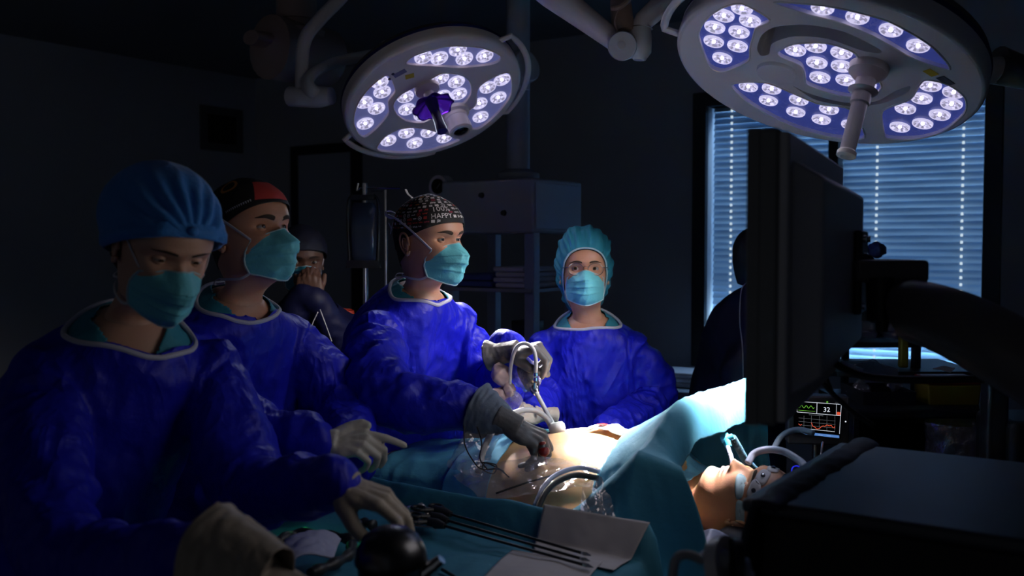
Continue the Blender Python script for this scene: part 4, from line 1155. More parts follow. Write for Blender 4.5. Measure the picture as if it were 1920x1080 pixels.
glove(nurse, 'glove', 1, {'i': (12, 14, 8, 4), 'm': (30, 40, 20, 0), 'r': (38, 46, 24, 0), 'p': (40, 46, 26, 0)}, G3, 'glove_cream', cuff=.05, cuff_r=.030, sc=.9, thumb=[(.026, .03, -.012), (.044, .056, -.022), (.046, .080, -.030), (.042, .100, -.036)])
G4 = hand_frame(at(1118, 814, 3.00), (-.80, -.55, -.25), (-.2, -.3, .9))
glove(nurse, 'glove', -1, {}, G4, 'glove_cream', cuff=.02, cuff_r=.030, sc=.9)

# --- the assistant left of the surgeon
aN = at(450, 548, 2.32); aH = Vector((-.74, 2.52, .95))
assist, aM, af, ar_ = person('person', 'man in blue gown and black cap with red front watching beside the left woman', 'person',
    aN, aH, (.80, -.60), at(517, 424, 2.20), (.83, -.50, .18), arms={1: (at(452, 800, 2.12), at(588, 826, 2.04)), -1: (at(640, 760, 2.46), at(662, 868, 2.12))},
    skin='skin_light', eye='iris_brown', eye_open=.8, gaze=(-4, 6), seed=14, amp=.012, neckline=(.105, .080, -.07), brow_t=1.2, voxel=.0065, brow_tilt=.002)
p2_, n2_ = plane2(.095, .050, -.1, -.028)
cb_ = head_shell(0, p2_, n2_, lambda p: .0045 + .006 * sstep(.03, .1, p.z) + .0015 * nz(p, 40, (9, 0, 0)))
cap2 = cap_object(assist, aM, cb_, 'cap_black')
cbv = BVHTree.FromPolygons(cb_.v, cb_.f)
b = MB()
def patch(b, az, el, w_, h, n=10):
    V = [((i / n - .5) * w_ * (1 - .25 * (j / n)), (j / n - .5) * h) for j in range(n + 1) for i in range(n + 1)]
    mark(b, az, el, V, [(j*(n+1)+i, j*(n+1)+i+1, (j+1)*(n+1)+i+1, (j+1)*(n+1)+i) for j in range(n) for i in range(n)], 0)
patch(b, .05, .62, .075, .050); b.build('red_patch', 'print_red', cap2, sharp=0)
b = MB(); mark(b, 1.25, .95, *ringV(.020, .006, 30), 0); b.build('tan_motif', 'print_orange', cap2, smooth=False)
b = MB()
for q in range(13): mark(b, .62 + q * .052, .36 - q * .010, *rectV(.0008, .0022), .1 * (-1) ** q); mark(b, .62 + q * .052 + .014, .36 - q * .010 + .015, *rectV(.0014, .0005), 0)
b.build('cap_print', 'tie_white', cap2, smooth=False)
t_ = MB(); t_.tube(path([(0, -.104, .02), (.022, -.118, .045), (.035, -.120, .055), (.02, -.116, .07)], 5), .004, 6, flat=.4); t_.build('cap_tie', 'tie_white', cap2)
hb_ = head_shell(0, *plane2(.02, -.012, -.1, -.085), lambda p: (.0022 if p.y < -.005 - .25 * max(0, -p.z) else -.004)); o = hb_.build('hair', 'hair_dark', assist, sharp=0); o.matrix_local = aM
add_mask(assist, aM, 22)
G5 = hand_frame(at(605, 828, 2.04), (.95, -.05, -.02), (.15, -.55, .82))
glove(assist, 'glove', -1, {'i': (10, 12, 6, -2), 'm': (40, 55, 22, 0), 'r': (46, 58, 26, 0), 'p': (50, 60, 30, 0)}, G5, 'glove_white', cuff=.07, cuff_r=.038, sc=.95, thumb=[(.022, .034, .004), (.040, .058, .010), (.046, .080, .012), (.044, .092, .010)])
G6 = hand_frame(at(668, 872, 2.12), (-.35, -.45, -.25), (.55, -.2, .7))
glove(assist, 'glove', 1, {'i': (40, 45, 20, 0), 'm': (45, 50, 22, 0), 'r': (50, 50, 26, 0), 'p': (50, 52, 30, 0)}, G6, 'glove_white', cuff=.05, cuff_r=.036, sc=.9)

# --- the woman at the left, looking down
wN = at(246, 585, 1.90); wH = Vector((-.92, 1.90, .93))
woman, wM, wf, wr_ = person('person', 'woman in blue gown and knotted blue cap looking down at the far left', 'person',
    wN, wH, (.50, -.86), at(338, 492, 1.73), (.56, -.66, -.34), up=(.10, 0, 1), arms={1: (at(120, 1030, 1.55), at(425, 1050, 1.27)), -1: (at(470, 905, 1.86), at(622, 905, 1.66))},
    fem=1, skin='skin_pale', eye='iris_brown', gaze=(0, -16), seed=21, amp=.011, neckline=(.120, .090, -.10), sc=1.0, brow_t=.7, voxel=.007, eye_open=.45, gown='gown_blue')
p3_, n3_ = plane2(.095, .052, -.1, -.055)
KN = Vector((0, .098, .066))
def cap_off(p):
    d = (p - KN).length; a = math.atan2(p.x, p.z - KN.z + .02)
    fo = (math.sin(a * 15 + 2 * nz(p, 12)) * .5 + .5) * .0075 * gauss(d, .06, .05)
    return .010 + .034 * (1 - sstep(-.08, .06, p.y)) * sstep(-.06, .03, p.z) + fo * 1.3 + .002 * nz(p, 30)
cb_ = head_shell(1, p3_, n3_, cap_off); cap3 = cap_object(woman, wM, cb_, 'cap_blue')
b = MB(); b.ball(KN + Vector((0, .006, 0)), (.010, .008, .009), 0, 14)
cbv3 = BVHTree.FromPolygons(cb_.v, cb_.f)
b.build('cap_knot', 'cap_blue', cap3)
b = MB()
pts = []
for k in range(61):
    a = 2 * math.pi * k / 60; d = Vector((math.sin(a), math.cos(a), 0)); d = d - n3_ * d.dot(n3_); d.normalize(); c0 = Vector((0, -.005, 0)); c0 = c0 - n3_ * (c0 - p3_).dot(n3_) + n3_ * .010
    h = cbv3.ray_cast(c0 + d * .3, -d)
    if h[0]: pts.append(h[0] + d * .001)
b.tube(pts, .011, 8, flat=1, cap=False, up=n3_) if False else b.loft([[p + n3_ * .012 for p in pts], [p + n3_ * .004 + (p - Vector((0, 0, p.z))).normalized() * .004 for p in pts], [p - n3_ * .010 + (p - Vector((0, 0, p.z))).normalized() * .003 for p in pts], [p - n3_ * .014 - (p - Vector((0, 0, p.z))).normalized() * .004 for p in pts]], cap=False, closed=False)
b.build('cap_band', 'cap_blue', cap3, sharp=0)
hb_ = head_shell(1, *plane2(.03, .00, -.1, -.10), lambda p: (.003 if p.y < .0 else -.004)); o = hb_.build('hair', 'hair_brown', woman, sharp=0); o.matrix_local = wM
b = MB(); b.ball((0, -.118, -.055), (.045, .035, .05), 0, 20); o = b.build('hair_bun', 'hair_brown', woman); o.matrix_local = wM
add_mask(woman, wM, 31, 1)
G7 = hand_frame(at(632, 905, 1.66), (.84, -.22, -.22), (.30, -.25, .92))
glove(woman, 'glove', 1, {'i': (22, 38, 22, 4), 'm': (26, 40, 24, 0), 'r': (32, 44, 26, 0), 'p': (38, 46, 28, 0)}, G7, 'glove_cream', cuff=.02, cuff_r=.030, wrist_r=.030, sc=1.0, thumb=[(.030, .032, -.020), (.046, .060, -.040), (.046, .088, -.058), (.040, .110, -.076)])
G8 = hand_frame(at(455, 1058, 1.27), (.86, -.12, -.45), (.35, -.3, .9))
glove(woman, 'glove', -1, {'i': (22, 30, 22, 0), 'm': (26, 30, 24, 0), 'r': (32, 34, 26, 0), 'p': (38, 36, 28, 0)}, G8, 'glove_cream', cuff=.03, cuff_r=.034, wrist_r=.034)
sleeve_cuff(woman, at(392, 1040, 1.29), at(520, 1082, 1.25), .066, .036, 'glove_cream', seed=7)
# ------------------------------------------------------------------ patient, table, drapes
def bodyz(a, b):
    """top of the patient's trunk"""
    hw = interp(a, [(-1.0, .20), (-.8, .20), (-.6, .205), (-.42, .225), (-.25, .205), (-.12, .19)])
    top = interp(a, [(-1.0, 1.03), (-.8, 1.05), (-.68, 1.075), (-.58, 1.105), (-.48, 1.130), (-.38, 1.132), (-.28, 1.112), (-.2, 1.09), (-.1, 1.06)])
    q = min(1, abs(b) / hw)
    return .95 + (top - .95) * math.sqrt(max(0, 1 - q ** 2.4))
tb = empty('operating_table', 'operating table under the drapes, carrying the patient', 'operating table', room(-.35, 0, 0), ANG)
m = MB(); m.box((0, 0, .875), (1.15, .50, .05)); m.build('table_pad', 'dark_plastic', tb, bevel=.02)
m = MB(); m.box((.02, 0, .81), (1.10, .46, .05)); m.build('table_frame', 'dark_steel', tb, bevel=.006)
m = MB(); m.box((0, 0, .44), (.34, .26, .70)); m.build('column', 'dark_steel', tb, bevel=.02)
m = MB(); m.box((0, 0, .05), (.9, .48, .10)); m.build('base', 'dark_plastic', tb, bevel=.03)
m = MB()
for s in (-1, 1): m.box((.02, s * .26, .815), (1.0, .012, .03))
m.build('side_rail', 'steel', tb)
m = MB(); m.box((.43, 0, .935), (.26, .34, .07)); m.build('head_cushion', 'pad_navy', tb, bevel=.03)

# patient
pE = Vector((room(0, 0, 0).x, room(0, 0, 0).y, 1.078))
fz = (Vector((0, 0, 1)) - VV * .16 - UU * .05).normalized(); uz = (UU - fz * UU.dot(fz)).normalized(); xz = fz.cross(uz)
Mp = Matrix((xz, fz, uz)).transposed().to_4x4(); Mp.translation = pE - fz * .082
mb = MB(); V, Fc = HEADS[0]
mb.v = [Mp @ v for v in V]; mb.f = list(Fc); mb.m = [0] * len(Fc)
for i, fc in enumerate(mb.f):
    c = V[fc[0]]
    if c.y > .07 and ((-.0665 < c.z < -.055 and abs(c.x) < .024 - abs(c.z + .0632) * .8) or (-.0735 < c.z <= -.0632 and abs(c.x) < .020)): mb.m[i] = 5
e = MB(); add_eyes(e, closed=True); add_brow(e, 0, 4, 1.25)
for s in (-1, 1): add_ear(e, s, 0)
mb.add(e.v, e.f, 0, Mp); mb.m[-len(e.m):] = e.m
t = MB(); rings = []
for i in range(45):
    a = lerp(-1.02, -.13, i / 44)
    hw = interp(a, [(-1.0, .20), (-.8, .20), (-.6, .205), (-.42, .225), (-.25, .205), (-.17, .19), (-.13, .08)])
    top = bodyz(a, 0) if a < -.17 else lerp(bodyz(-.17, 0), 1.03, (a + .17) / .04)
    ring = []
    for k in range(48):
        A = 2 * math.pi * k / 48; b_ = hw * math.copysign(abs(math.sin(A)) ** .85, math.sin(A)); c_ = math.cos(A)
        z = .95 + (top - .95) * max(0, c_) ** .85 if c_ > 0 else .95 - .045 * abs(c_) ** .5
        # ribs and belly hollow
        if c_ > 0: z -= .006 * gauss(a, -.30, .02) * gauss(b_, .0, .10) - .004 * gauss(a, -.26, .03)
        if c_ > 0: z -= .010 * gauss(a, -.50, .008) * gauss(b_, 0, .008)
        ring.append(room(a, b_, z))
    rings.append(ring)
t.loft(rings)
limb(t, [room(-.20, -.17, .97), room(-.45, -.235, .93), room(-.68, -.235, .93)], [.05, .042, .030], 12)
limb(t, [room(-.20, .17, .97), room(-.42, .26, .93), room(-.66, .25, .93)], [.05, .042, .030], 12)
for s in (-1, 1): limb(t, [room(-.93, s * .10, .96), room(-1.03, s * .12, .62), room(-1.0, s * .12, .25)], [.075, .060, .045], 12)
pv, pf, pe_ = remesh(t, .009, 4); mb.add([Vector(p) for p in pv], pf, 6)
base = Vector((room(-.35, 0, 0).x, room(-.35, 0, 0).y, .90)); mb.v = [v - base for v in mb.v]
pat = mb.build('person', ['skin_light', 'eye_white', 'iris_brown', 'pupil', 'brow', 'lips', 'skin_belly'], sharp=0); pat.location = base
tag(pat, 'patient lying on the operating table, belly bare under the light, eyes taped shut', 'person')
Mpl = Matrix.Translation(-base) @ Mp
hb_ = head_shell(0, *plane2(.080, .072, -.1, -.01), lambda p: .003); o = hb_.build('hair', 'hair_brown', pat, sharp=0); o.matrix_local = Mpl

# main drape with an opening over the belly, rising over a bar below the chin
def hangz(z0, t): return z0 - t
def drape_pt(s, q, side_fold=1):
    if s < .5: a = lerp(-.98, -.37, s / .5); zt = 0; ph = 0
    elif s < .78: ph = (s - .5) / .28; a = lerp(-.37, -.14, ph)
    else: ph = 1; a = -.14
    fl = max(0, (s - .78) / .22)
    bw = .29 + (.08 * sstep(.5, .78, s) if q > 0 else 0)
    aq = abs(q); sg = -1 if q < 0 else 1
    if aq <= .45:
        b = sg * bw * (aq / .45); t = 0
    else: b = sg * bw; t = (aq - .45) / .55
    near = q < 0
    # top height
    zb = max(bodyz(a, b), .935) + .008
    if s >= .5:
        edge = sstep(1.0, .80, abs(b) / bw) if near else 1
        rise = ph ** 1.15
        bar = 1.246 - (.0 if not near else .085 * sstep(.08, .29, -b))
        zb = lerp(zb, bar, rise) + .010 * math.sin(b * 40) * (1 - rise) * rise
    zb += .006 * nz((a * 14, b * 14, 0)) + .004 * (1 - 2 * abs(nz((a * 20, b * 20, 3))))
    a2 = a; z = zb
    if fl > 0:
        k = sstep(.25, .47, aq) if near else 0
        # free flap on the head side
        zf = zb - .095 * (1 - math.cos(fl * 1.57)) ; af = a + .045 * math.sin(fl * 1.57) + .006 * math.sin(b * 30) * fl
        # curtain: runs forward round the corner
        ac = a + .10 * fl; zc = zb - .02 * fl
        a2 = lerp(af, ac, k); z = lerp(zf, zc, k)
    if t > 0:
        L = .80 if near else .60
        dz = t * L
        fo = math.sin(a2 * 32 + 3 * nz((a2 * 5, t * 2, 7))) * .016 + .02 * nz((a2 * 9, t * 3, 1)) + .008 * (1 - 2 * abs(nz((a2 * 24, t * 5, 4))))
        b = b + sg * (.012 + .055 * min(1, t * 3) + fo * min(1, t * 4))
        z = z - dz
        if near and s > .5: a2 = a2 + .16 * fl * min(1, t * 2.2) ** .8 - .05 * (1 - fl) * 0
        a2 += .012 * nz((a2 * 6, t * 6, 12)) * t
    return a2, b, z
NS, NQ = 190, 200
Vd = []; Fd = []
inside = []
for j in range(NQ + 1):
    for i in range(NS + 1):
        s, q = i / NS, j / NQ * 2 - 1
        a, b, z = drape_pt(s, q); Vd.append(room(a, b, max(z, .03)))
        # opening
        l0 = -.60 + .02 * nz((b * 9, 0, 1)); l1 = -.275 + .05 * sstep(-.1, -.28, b) * 0 + .02 * nz((b * 9, 3, 1))
        tq = (abs(q) - .45) / .55
        inside.append(s < .62 and l0 < a < l1 - .35 * max(0, -b - .12) and ((q <= 0 and (abs(q) < .45 or tq < .03)) or (q > 0 and b < .165)))
for j in range(NQ):
    for i in range(NS):
        f = (j * (NS + 1) + i, j * (NS + 1) + i + 1, (j + 1) * (NS + 1) + i + 1, (j + 1) * (NS + 1) + i)
        if not any(inside[k] for k in f): Fd.append(f)
used = sorted({i for f in Fd for i in f}); ix = {i: k for k, i in enumerate(used)}
dbase = room(-.3, 0, .95)
dr = arr_obj('surgical_drape', [Vd[i] - dbase for i in used], [tuple(ix[i] for i in f) for f in Fd], 'drape_teal', loc=None)
dr.location = dbase; tag(dr, 'teal blue surgical drape over the patient, rising in a lit slope before the head', 'drape')
sm = dr.modifiers.new('solid', 'SOLIDIFY'); sm.thickness = .0015
# ether frame under it
fr_ = empty('drape_frame', 'bar bent over the table that holds the lit drape up before the patient head', 'frame', room(-.14, 0, 1.22), ANG)
m = MB(); m.tube(path([(0, -.262, -.40), (0, -.265, -.17), (0, -.255, -.11), (0, -.20, -.068), (0, -.1, -.022), (0, .2, -.012), (0, .33, -.012)], 6), .008, 10); m.build('bar', 'steel', fr_)
# loose folded towel at the left edge of the opening
def crumple(name, m, cfn, nu, nv, label=None, cat=None, amp=.01, f=12, seed=0, parent=None, thick=.001, fine=.3):
    """cfn(u,v) -> world point; ridged creases along its normal"""
    P_ = [[Vector(cfn(i / nu, j / nv)) for i in range(nu + 1)] for j in range(nv + 1)]
    b = MB(); out = []
    for j in range(nv + 1):
        for i in range(nu + 1):
            p = P_[j][i]; du = P_[j][min(i + 1, nu)] - P_[j][max(i - 1, 0)]; dv = P_[min(j + 1, nv)][i] - P_[max(j - 1, 0)][i]
            n = du.cross(dv); n = n.normalized() if n.length > 1e-12 else Vector((0, 0, 1))
            h = (1 - 2.4 * abs(nz(p, f, (seed, 0, 0)))) + .6 * nz(p, f * .5, (seed, 3, 0)) + fine * (1 - 2.4 * abs(nz(p, f * 2.6, (seed, 0, 5))))
            out.append(p + n * h * amp)
    base = sum(out, Vector()) / len(out)
    b.v = [p - base for p in out] if not parent else [p - parent.location for p in out]
    b.f = [(j*(nu+1)+i, j*(nu+1)+i+1, (j+1)*(nu+1)+i+1, (j+1)*(nu+1)+i) for j in range(nv) for i in range(nu)]; b.m = [0] * len(b.f)
    o = b.build(name, m, parent, sharp=0, solid=thick)
    if not parent: o.location = base
    if label: tag(o, label, cat)
    return o
def on_body(a, b, off=.012): return room(a, b, bodyz(a, b) + off)
crumple('towel', 'drape_bright', lambda u, v: on_body(lerp(-.74, -.595, u) + .015 * math.sin(v * 5), lerp(-.215, .12, v), .016), 40, 60, 'light blue woven towel between the draped hip and bare belly', 'towel', .003, 18, 2)
# gauze swab with a blood stain on the far side of the belly
sw = crumple('gauze_swab', 'gauze', lambda u, v: on_body(lerp(-.425, -.330, u), lerp(-.015, .070, v), .007 + .004 * math.sin(u * 3)), 30, 30, 'white gauze swab with red blood stain on belly top beside the lit drape', 'gauze', .004, 26, 5, thick=.003)
m = MB(); pts = []
for (u, v) in ((-.352, .10), (-.335, .095), (-.335, .115), (-.35, .12)): pass
n = 18
def bl(a, b): return on_body(a, b, .018)
m.add([bl(-.392 + .015 * math.cos(2*math.pi*k/n) * (1 + .3 * nz((k, 2, 0))), .012 + .015 * math.sin(2*math.pi*k/n) * (1 + .5 * nz((k * .7, 0, 0)))) - sw.location for k in range(n)] + [bl(-.392, .012) - sw.location + Vector((0, 0, .002))], [(k, (k + 1) % n, n) for k in range(n)])
m.build('blood_stain', 'blood', sw, sharp=0)
# clear plastic sheets
crumple('plastic_sheet', 'film_clear', lambda u, v: lerp(lerp(at(843, 880, 2.30), at(880, 800, 2.38), v), lerp(at(905, 898, 2.26), at(935, 812, 2.42), v), u) + Vector((0, -.02 * math.sin(u * 3.1), .0)), 40, 50, 'clumped clear plastic bag standing left of the white tube', 'plastic sheet', .014, 13, 4, thick=0)
crumple('plastic_sheet', 'film_clear', lambda u, v: lerp(lerp(at(850, 892, 2.28), at(1130, 868, 2.28), u), lerp(at(905, 940, 2.17), at(1105, 905, 2.16), u), v) + Vector((0, 0, .035 * math.sin(u * 3.1) * (1 - v))), 90, 40, 'long clear plastic film lying along the near side of the belly', 'plastic sheet', .010, 12, 9, thick=0)
crumple('plastic_sheet', 'film_clear', lambda u, v: lerp(lerp(at(1098, 900, 2.07), at(1130, 888, 2.09), u), lerp(at(1085, 990, 2.00), at(1168, 985, 2.02), u), v), 30, 40, 'crumpled clear plastic pouch hanging at the dark drape edge', 'plastic sheet', .014, 16, 11, thick=0)
# hoses and cables
def cable(name, pts, r, m, label, cat='tube', n=8, ribs=0, group=None, rings_m=None):
    p = path(pts, n); c = sum(p, Vector()) / len(p); b = MB()
    rr = r if not ribs else [r * (1 + .10 * (i % 2)) for i in range(len(p))]
    b.tube([q - c for q in p], rr, 12); o = b.build(name, m, sharp=0 if not ribs else 30); o.location = c; return tag(o, label, cat, group)
cable('hose', [at(1008, 955, 2.10), at(1022, 925, 2.13), at(1045, 903, 2.17), at(1080, 891, 2.20), at(1122, 897, 2.20)], .0068, 'tube_black', 'thick black hose arching over the belly side towards the pouch')
cable('tube', [at(1003, 948, 2.12), at(1020, 912, 2.15), at(1045, 889, 2.19), at(1085, 877, 2.22), at(1125, 885, 2.21)], .0055, 'tube_clear', 'milky tube arching just above the thick black hose')
cable('cable', [at(930, 925, 2.18), at(985, 906, 2.20), at(1040, 890, 2.24), at(1085, 876, 2.25), at(1120, 880, 2.24)], .0022, 'tube_black', 'thin dark cable inside the film along the belly', 'cable')
cable('tube', [at(1034, 800, 2.55), at(1022, 782, 2.54), at(1000, 769, 2.52), at(970, 772, 2.48), at(935, 795, 2.44), at(910, 835, 2.36), at(897, 885, 2.28)], .0075, 'tube_white', 'thick white gas tube looping from the port behind the gloved hand')
cable('cable', [at(870, 798, 2.32), at(872, 835, 2.30), at(890, 868, 2.27), at(905, 880, 2.27), at(935, 880, 2.27), at(955, 895, 2.26)], .0016, 'tube_black', 'thin black lead falling in front of plastic bag to the towel', 'cable')
cable('cable', [at(893, 795, 2.34), at(903, 830, 2.32), at(900, 860, 2.29), at(915, 882, 2.27)], .0016, 'tube_black', 'shorter thin black lead beside the white tube', 'cable')
cable('cable', [at(902, 866, 2.29), at(930, 872, 2.28), at(925, 888, 2.26), at(905, 880, 2.27), at(912, 868, 2.28), at(945, 884, 2.27)], .0016, 'tube_black', 'knotted thin black lead lying on the light blue towel', 'cable')

# laparoscope and camera
lap_ = empty('laparoscope', 'chrome laparoscope wrapped in clear film, held in upper gloved hand, entering the port', 'surgical instrument', at(1003, 730, 2.63))
L0 = lap_.location
A, B_ = at(1003, 732, 2.63), at(1043, 806, 2.53); D = (B_ - A)
m = MB(); m.tube([A - L0, B_ + D * .25 - L0], .0060, 14); m.build('shaft', 'trocar', lap_)
m = MB(); m.tube([A - D * .12 - L0, A - L0, A + D * .08 - L0], [.011, .013, .008], 16); m.build('collar', 'steel', lap_)
m = MB(); m.tube([A - D * .62 - L0, A - D * .5 - L0, A - D * .13 - L0, A - D * .1 - L0], [.017, .021, .021, .012], 20); m.build('camera_head', 'dark_steel', lap_)
C1 = at(1004, 700, 2.60)
m = MB(); 
for q in range(3): m.tube([C1 + Vector((0, 0, -.020 + q * .013)) - L0, C1 + Vector((0, 0, -.011 + q * .013)) - L0], .0062 + .001 * (q % 2), 12)
m.tube([C1 + Vector((0, 0, -.022)) - L0, A - L0], .005, 10); m.build('light_connector', 'steel', lap_)
m = MB(); m.tube([p - L0 for p in path([C1, at(1005, 678, 2.59), at(1000, 655, 2.59), at(985, 644, 2.60), at(968, 652, 2.61), at(958, 685, 2.62), at(955, 730, 2.62)], 8)], .0052, 12); m.build('light_cable', 'tube_white', lap_)
def foil(u, v):
    A_ = 2 * math.pi * u; c = lerp(A - D * .75, A - D * .05, v); ax = D.normalized(); x = ax.orthogonal().normalized(); y = ax.cross(x)
    r = .034 * math.sin(math.pi * (.12 + .80 * v)) ** .6
    return c + (x * math.cos(A_) + y * math.sin(A_)) * r
crumple('film_wrap', 'film_clear', foil, 60, 30, amp=.006, f=34, seed=2, parent=lap_, thick=0)
# pale plastic sleeve bunched below the camera
sl_ = empty('camera_sleeve', 'pinkish plastic camera sleeve gathered in a knot left of the laparoscope', 'camera cover', at(950, 715, 2.64))
mat('sleeve_pink', (.50, .36, .37), .45, alpha=.9)
def blobc(c0, c1, r0, r1, bulge):
    def f_(u, v):
        A_ = 2 * math.pi * u; ax = (c1 - c0); c = c0 + ax * v; ax = ax.normalized(); x = ax.orthogonal().normalized(); y = ax.cross(x)
        r = lerp(r0, r1, v) + bulge * math.sin(math.pi * v)
        return c + (x * math.cos(A_) + y * math.sin(A_) * .6) * max(.003, r)
    return f_
crumple('upper_loop', 'sleeve_pink', blobc(at(950, 722, 2.62), at(931, 683, 2.64), .010, .006, .020), 40, 24, amp=.004, f=30, seed=1, parent=sl_, thick=0)
crumple('knot', 'sleeve_pink', blobc(at(952, 718, 2.62), at(958, 742, 2.61), .010, .010, .008), 30, 16, amp=.003, f=40, seed=3, parent=sl_, thick=0)
crumple('lower_tail', 'sleeve_pink', blobc(at(956, 735, 2.62), at(915, 748, 2.60), .012, .020, .004), 40, 24, amp=.005, f=26, seed=4, parent=sl_, thick=0)
crumple('clear_tail', 'film_clear', blobc(at(956, 738, 2.61), at(968, 775, 2.55), .012, .022, .006), 40, 24, amp=.006, f=30, seed=6, parent=sl_, thick=0)
# ports in the belly
def port(label, c, ax, gem, m1, m2, sc=1):
    r = empty('trocar_port', label, 'surgical port', c); r.rotation_euler = Vector(ax).to_track_quat('Z', 'Y').to_euler()
    m = MB(); m.lathe([(.004, -.03), (.0045, .002), (.010, .004), (.019, .010), (.022, .020), (.021, .030), (.016, .036), (.007, .037)], 28, 0, Matrix.Scale(sc, 4)); m.build('port_body', m1, r)
    m = MB(); m.lathe([(.013, .0), (.014, .006), (.011, .010), (.003, .012)], 16, 0, Matrix.Translation(gem) @ Matrix.Scale(sc, 4)); m.build('valve_cap', m2, r, sharp=20)
    return r
port('white round laparoscope port with pale blue valve on the belly top', at(1047, 818, 2.53), (-.16, .1, 1), (.0, -.020, .002), 'trocar', 'trocar_gem')
port('dark red port pinched between the lower gloved fingers', at(1022, 857, 2.325), (-.2, .1, 1), (.0, 0, .03), 'blood', 'blood', .62)

# electrodes and tape on the patient's face: parts of one sensor strip
def stuck(name, az_x, z_, w_, h_, m, label, cat, rot=0, n=10, off=.0016, round_=True, dot=True):
    """flat patch following the face; az_x,z_ in head space"""
    V = [Vector((0, 0, 0))]; 
    seg = 24; pts = []
    for k in range(seg):
        A_ = 2 * math.pi * k / seg; e = 8 if round_ else 30
        cx = math.copysign(abs(math.cos(A_)) ** (2 / 3.2), math.cos(A_)) * w_ / 2; cy = math.copysign(abs(math.sin(A_)) ** (2 / 3.2), math.sin(A_)) * h_ / 2
        pts.append((cx * math.cos(rot) - cy * math.sin(rot), cx * math.sin(rot) + cy * math.cos(rot)))
    az_x = -az_x; b = MB(); rings = []
    for t in (1, .66, .33, .02):
        rings.append([])
        for (x, y) in pts:
            X, Z = az_x + x * t, z_ + y * t
            d = Vector((X, .09, 0)); 
            h = HBVH[0].ray_cast(Vector((X * 2.6, .3, Z)), Vector((-X * 1.6, -.30, 0)).normalized())
            p = h[0] + h[1] * off if h[0] else Vector((X, .07, Z)); rings[-1].append(Mp @ p)
    c = sum(rings[-1], Vector()) / seg
    b.loft([[p - c for p in r_] for r_ in rings], cap=False)
    o = b.build(name, m, sharp=0, solid=.0008); o.location = c; tag(o, label, cat)
    if dot:
        nn = (rings[2][0] - c).cross(rings[2][6] - c).normalized()
        if nn.z < 0: nn = -nn
        q = MB(); q.tube([nn * .0005, nn * .004], [.0052, .0045], 16); q.build('snap', 'label_dark', o); q = MB(); q.tube([nn * .003, nn * .0052], [.002, .0018], 10); q.build('stud', 'steel', o)
    return o
stuck('electrode', .020, .040, .032, .026, 'electrode', 'white electrode pad in the middle of the patient forehead', 'electrode', .2)
stuck('electrode', -.010, .048, .032, .024, 'electrode', 'white electrode with a black pattern on the far side of patient forehead', 'electrode', -.3)
stuck('electrode', .045, .028, .030, .026, 'electrode', 'white electrode pad above the near temple of the patient', 'electrode', .5)
stuck('electrode', .068, -.004, .026, .022, 'tape_blue', 'pale blue electrode beside the near ear of the patient', 'electrode', .2)
stuck('eye_tape', .034, -.008, .040, .022, 'tape_blue', 'pale strip taping the near eye of the patient shut', 'tape', -.25, dot=False, off=.003)
# ------------------------------------------------------------------ instrument table in front
mt = empty('instrument_table', 'draped instrument table in the foreground under the instruments', 'table', room(-.50, -.72, 0), ANG)
m = MB(); m.box((.02, 0, .975), (.88, .56, .03)); m.build('tabletop', 'steel', mt, bevel=.005)
m0 = None
for sx in (-1, 1):
    for sy in (-1, 1):
        m = MB(); m.tube([(0, 0, 0), (0, 0, .96)], .014, 12)
        if m0 is None: m0 = m.build('leg', 'steel', mt, loc=(sx * .38, sy * .24, 0))
        else: dup(m0, (sx * .38, sy * .24, 0), mt)
def tdrape(u, v):
    a = lerp(-.47, .54, u); b = lerp(-.40, .335, v); z = .996 + .0015 * nz((a * 12, b * 12, 3))
    if v > .86:      # the raised rear lip folds up and over
        t = (v - .86) / .14; b = .245 + .035 * math.sin(t * math.pi); z = z + .062 * math.sin(min(1, t * 1.35) * math.pi / 2) - (.25 * max(0, t - .74) / .26)
        b = .235 + .045 * t
        z += .006 * nz((a * 10, 0, 4))
    if u > .93 and True:
        t = (u - .93) / .07; a = .468 + .075 * t ** .6; z = z - .50 * t + .012 * math.sin(b * 30) * 0; a += .02 * math.sin(b * 22) * t
    if u < .035: t = (.035 - u) / .035; a = -.436 - .02 * t; z -= .35 * t
    if v < .12: t = (.12 - v) / .12; b = -.30 - .03 * t; z -= .45 * t
    return room(-.50 + a, -.72 + b, z)
o = crumple('table_drape', 'drape_teal', tdrape, 150, 120, 'teal drape covering the foreground instrument table, turned up at its far edge', 'drape', .0035, 9, 3, thick=.0012)
TZ = 1.0
def on_t(px, py, z=TZ + .004):
    """point of the table top seen there"""
    Y = 2.0
    for _ in range(30):
        p = at(px, py, Y); Y *= (CAM_Z - z) / max(.01, CAM_Z - p.z)
    return at(px, py, Y)
def paper(label, pts, seed):
    q = [on_t(*p, z=TZ + .009) for p in pts]
    return crumple('paper_towel', 'paper_grey', lambda u, v: lerp(lerp(q[0], q[1], u), lerp(q[3], q[2], u), v) + Vector((0, 0, .004 * math.sin(u * 5 + seed) * v)), 40, 40, label, 'paper towel', .0028, 10, seed, thick=.0008)
def lip_paper(u, v):
    q0, q1 = room(-.262, -.47, TZ + .072), room(-.028, -.46, TZ + .068); r0, r1 = room(-.262, -.50, TZ + .008), room(-.045, -.505, TZ + .008); e0, e1 = on_t(1000, 1036, TZ + .008), on_t(1150, 1066, TZ + .008)
    if v < .3: return lerp(lerp(q0, q1, u), lerp(r0, r1, u), v / .3)
    return lerp(lerp(r0, r1, u), lerp(e0, e1, u), (v - .3) / .7)
crumple('paper_towel', 'paper_grey', lip_paper, 40, 50, 'grey paper towel lying up over the right end of the turned drape edge', 'paper towel', .003, 10, 3, thick=.0008)
paper('grey paper towel in front, cut by the lower picture edge', [(960, 1029), (1130, 1052), (1080, 1100), (890, 1092)], 6)
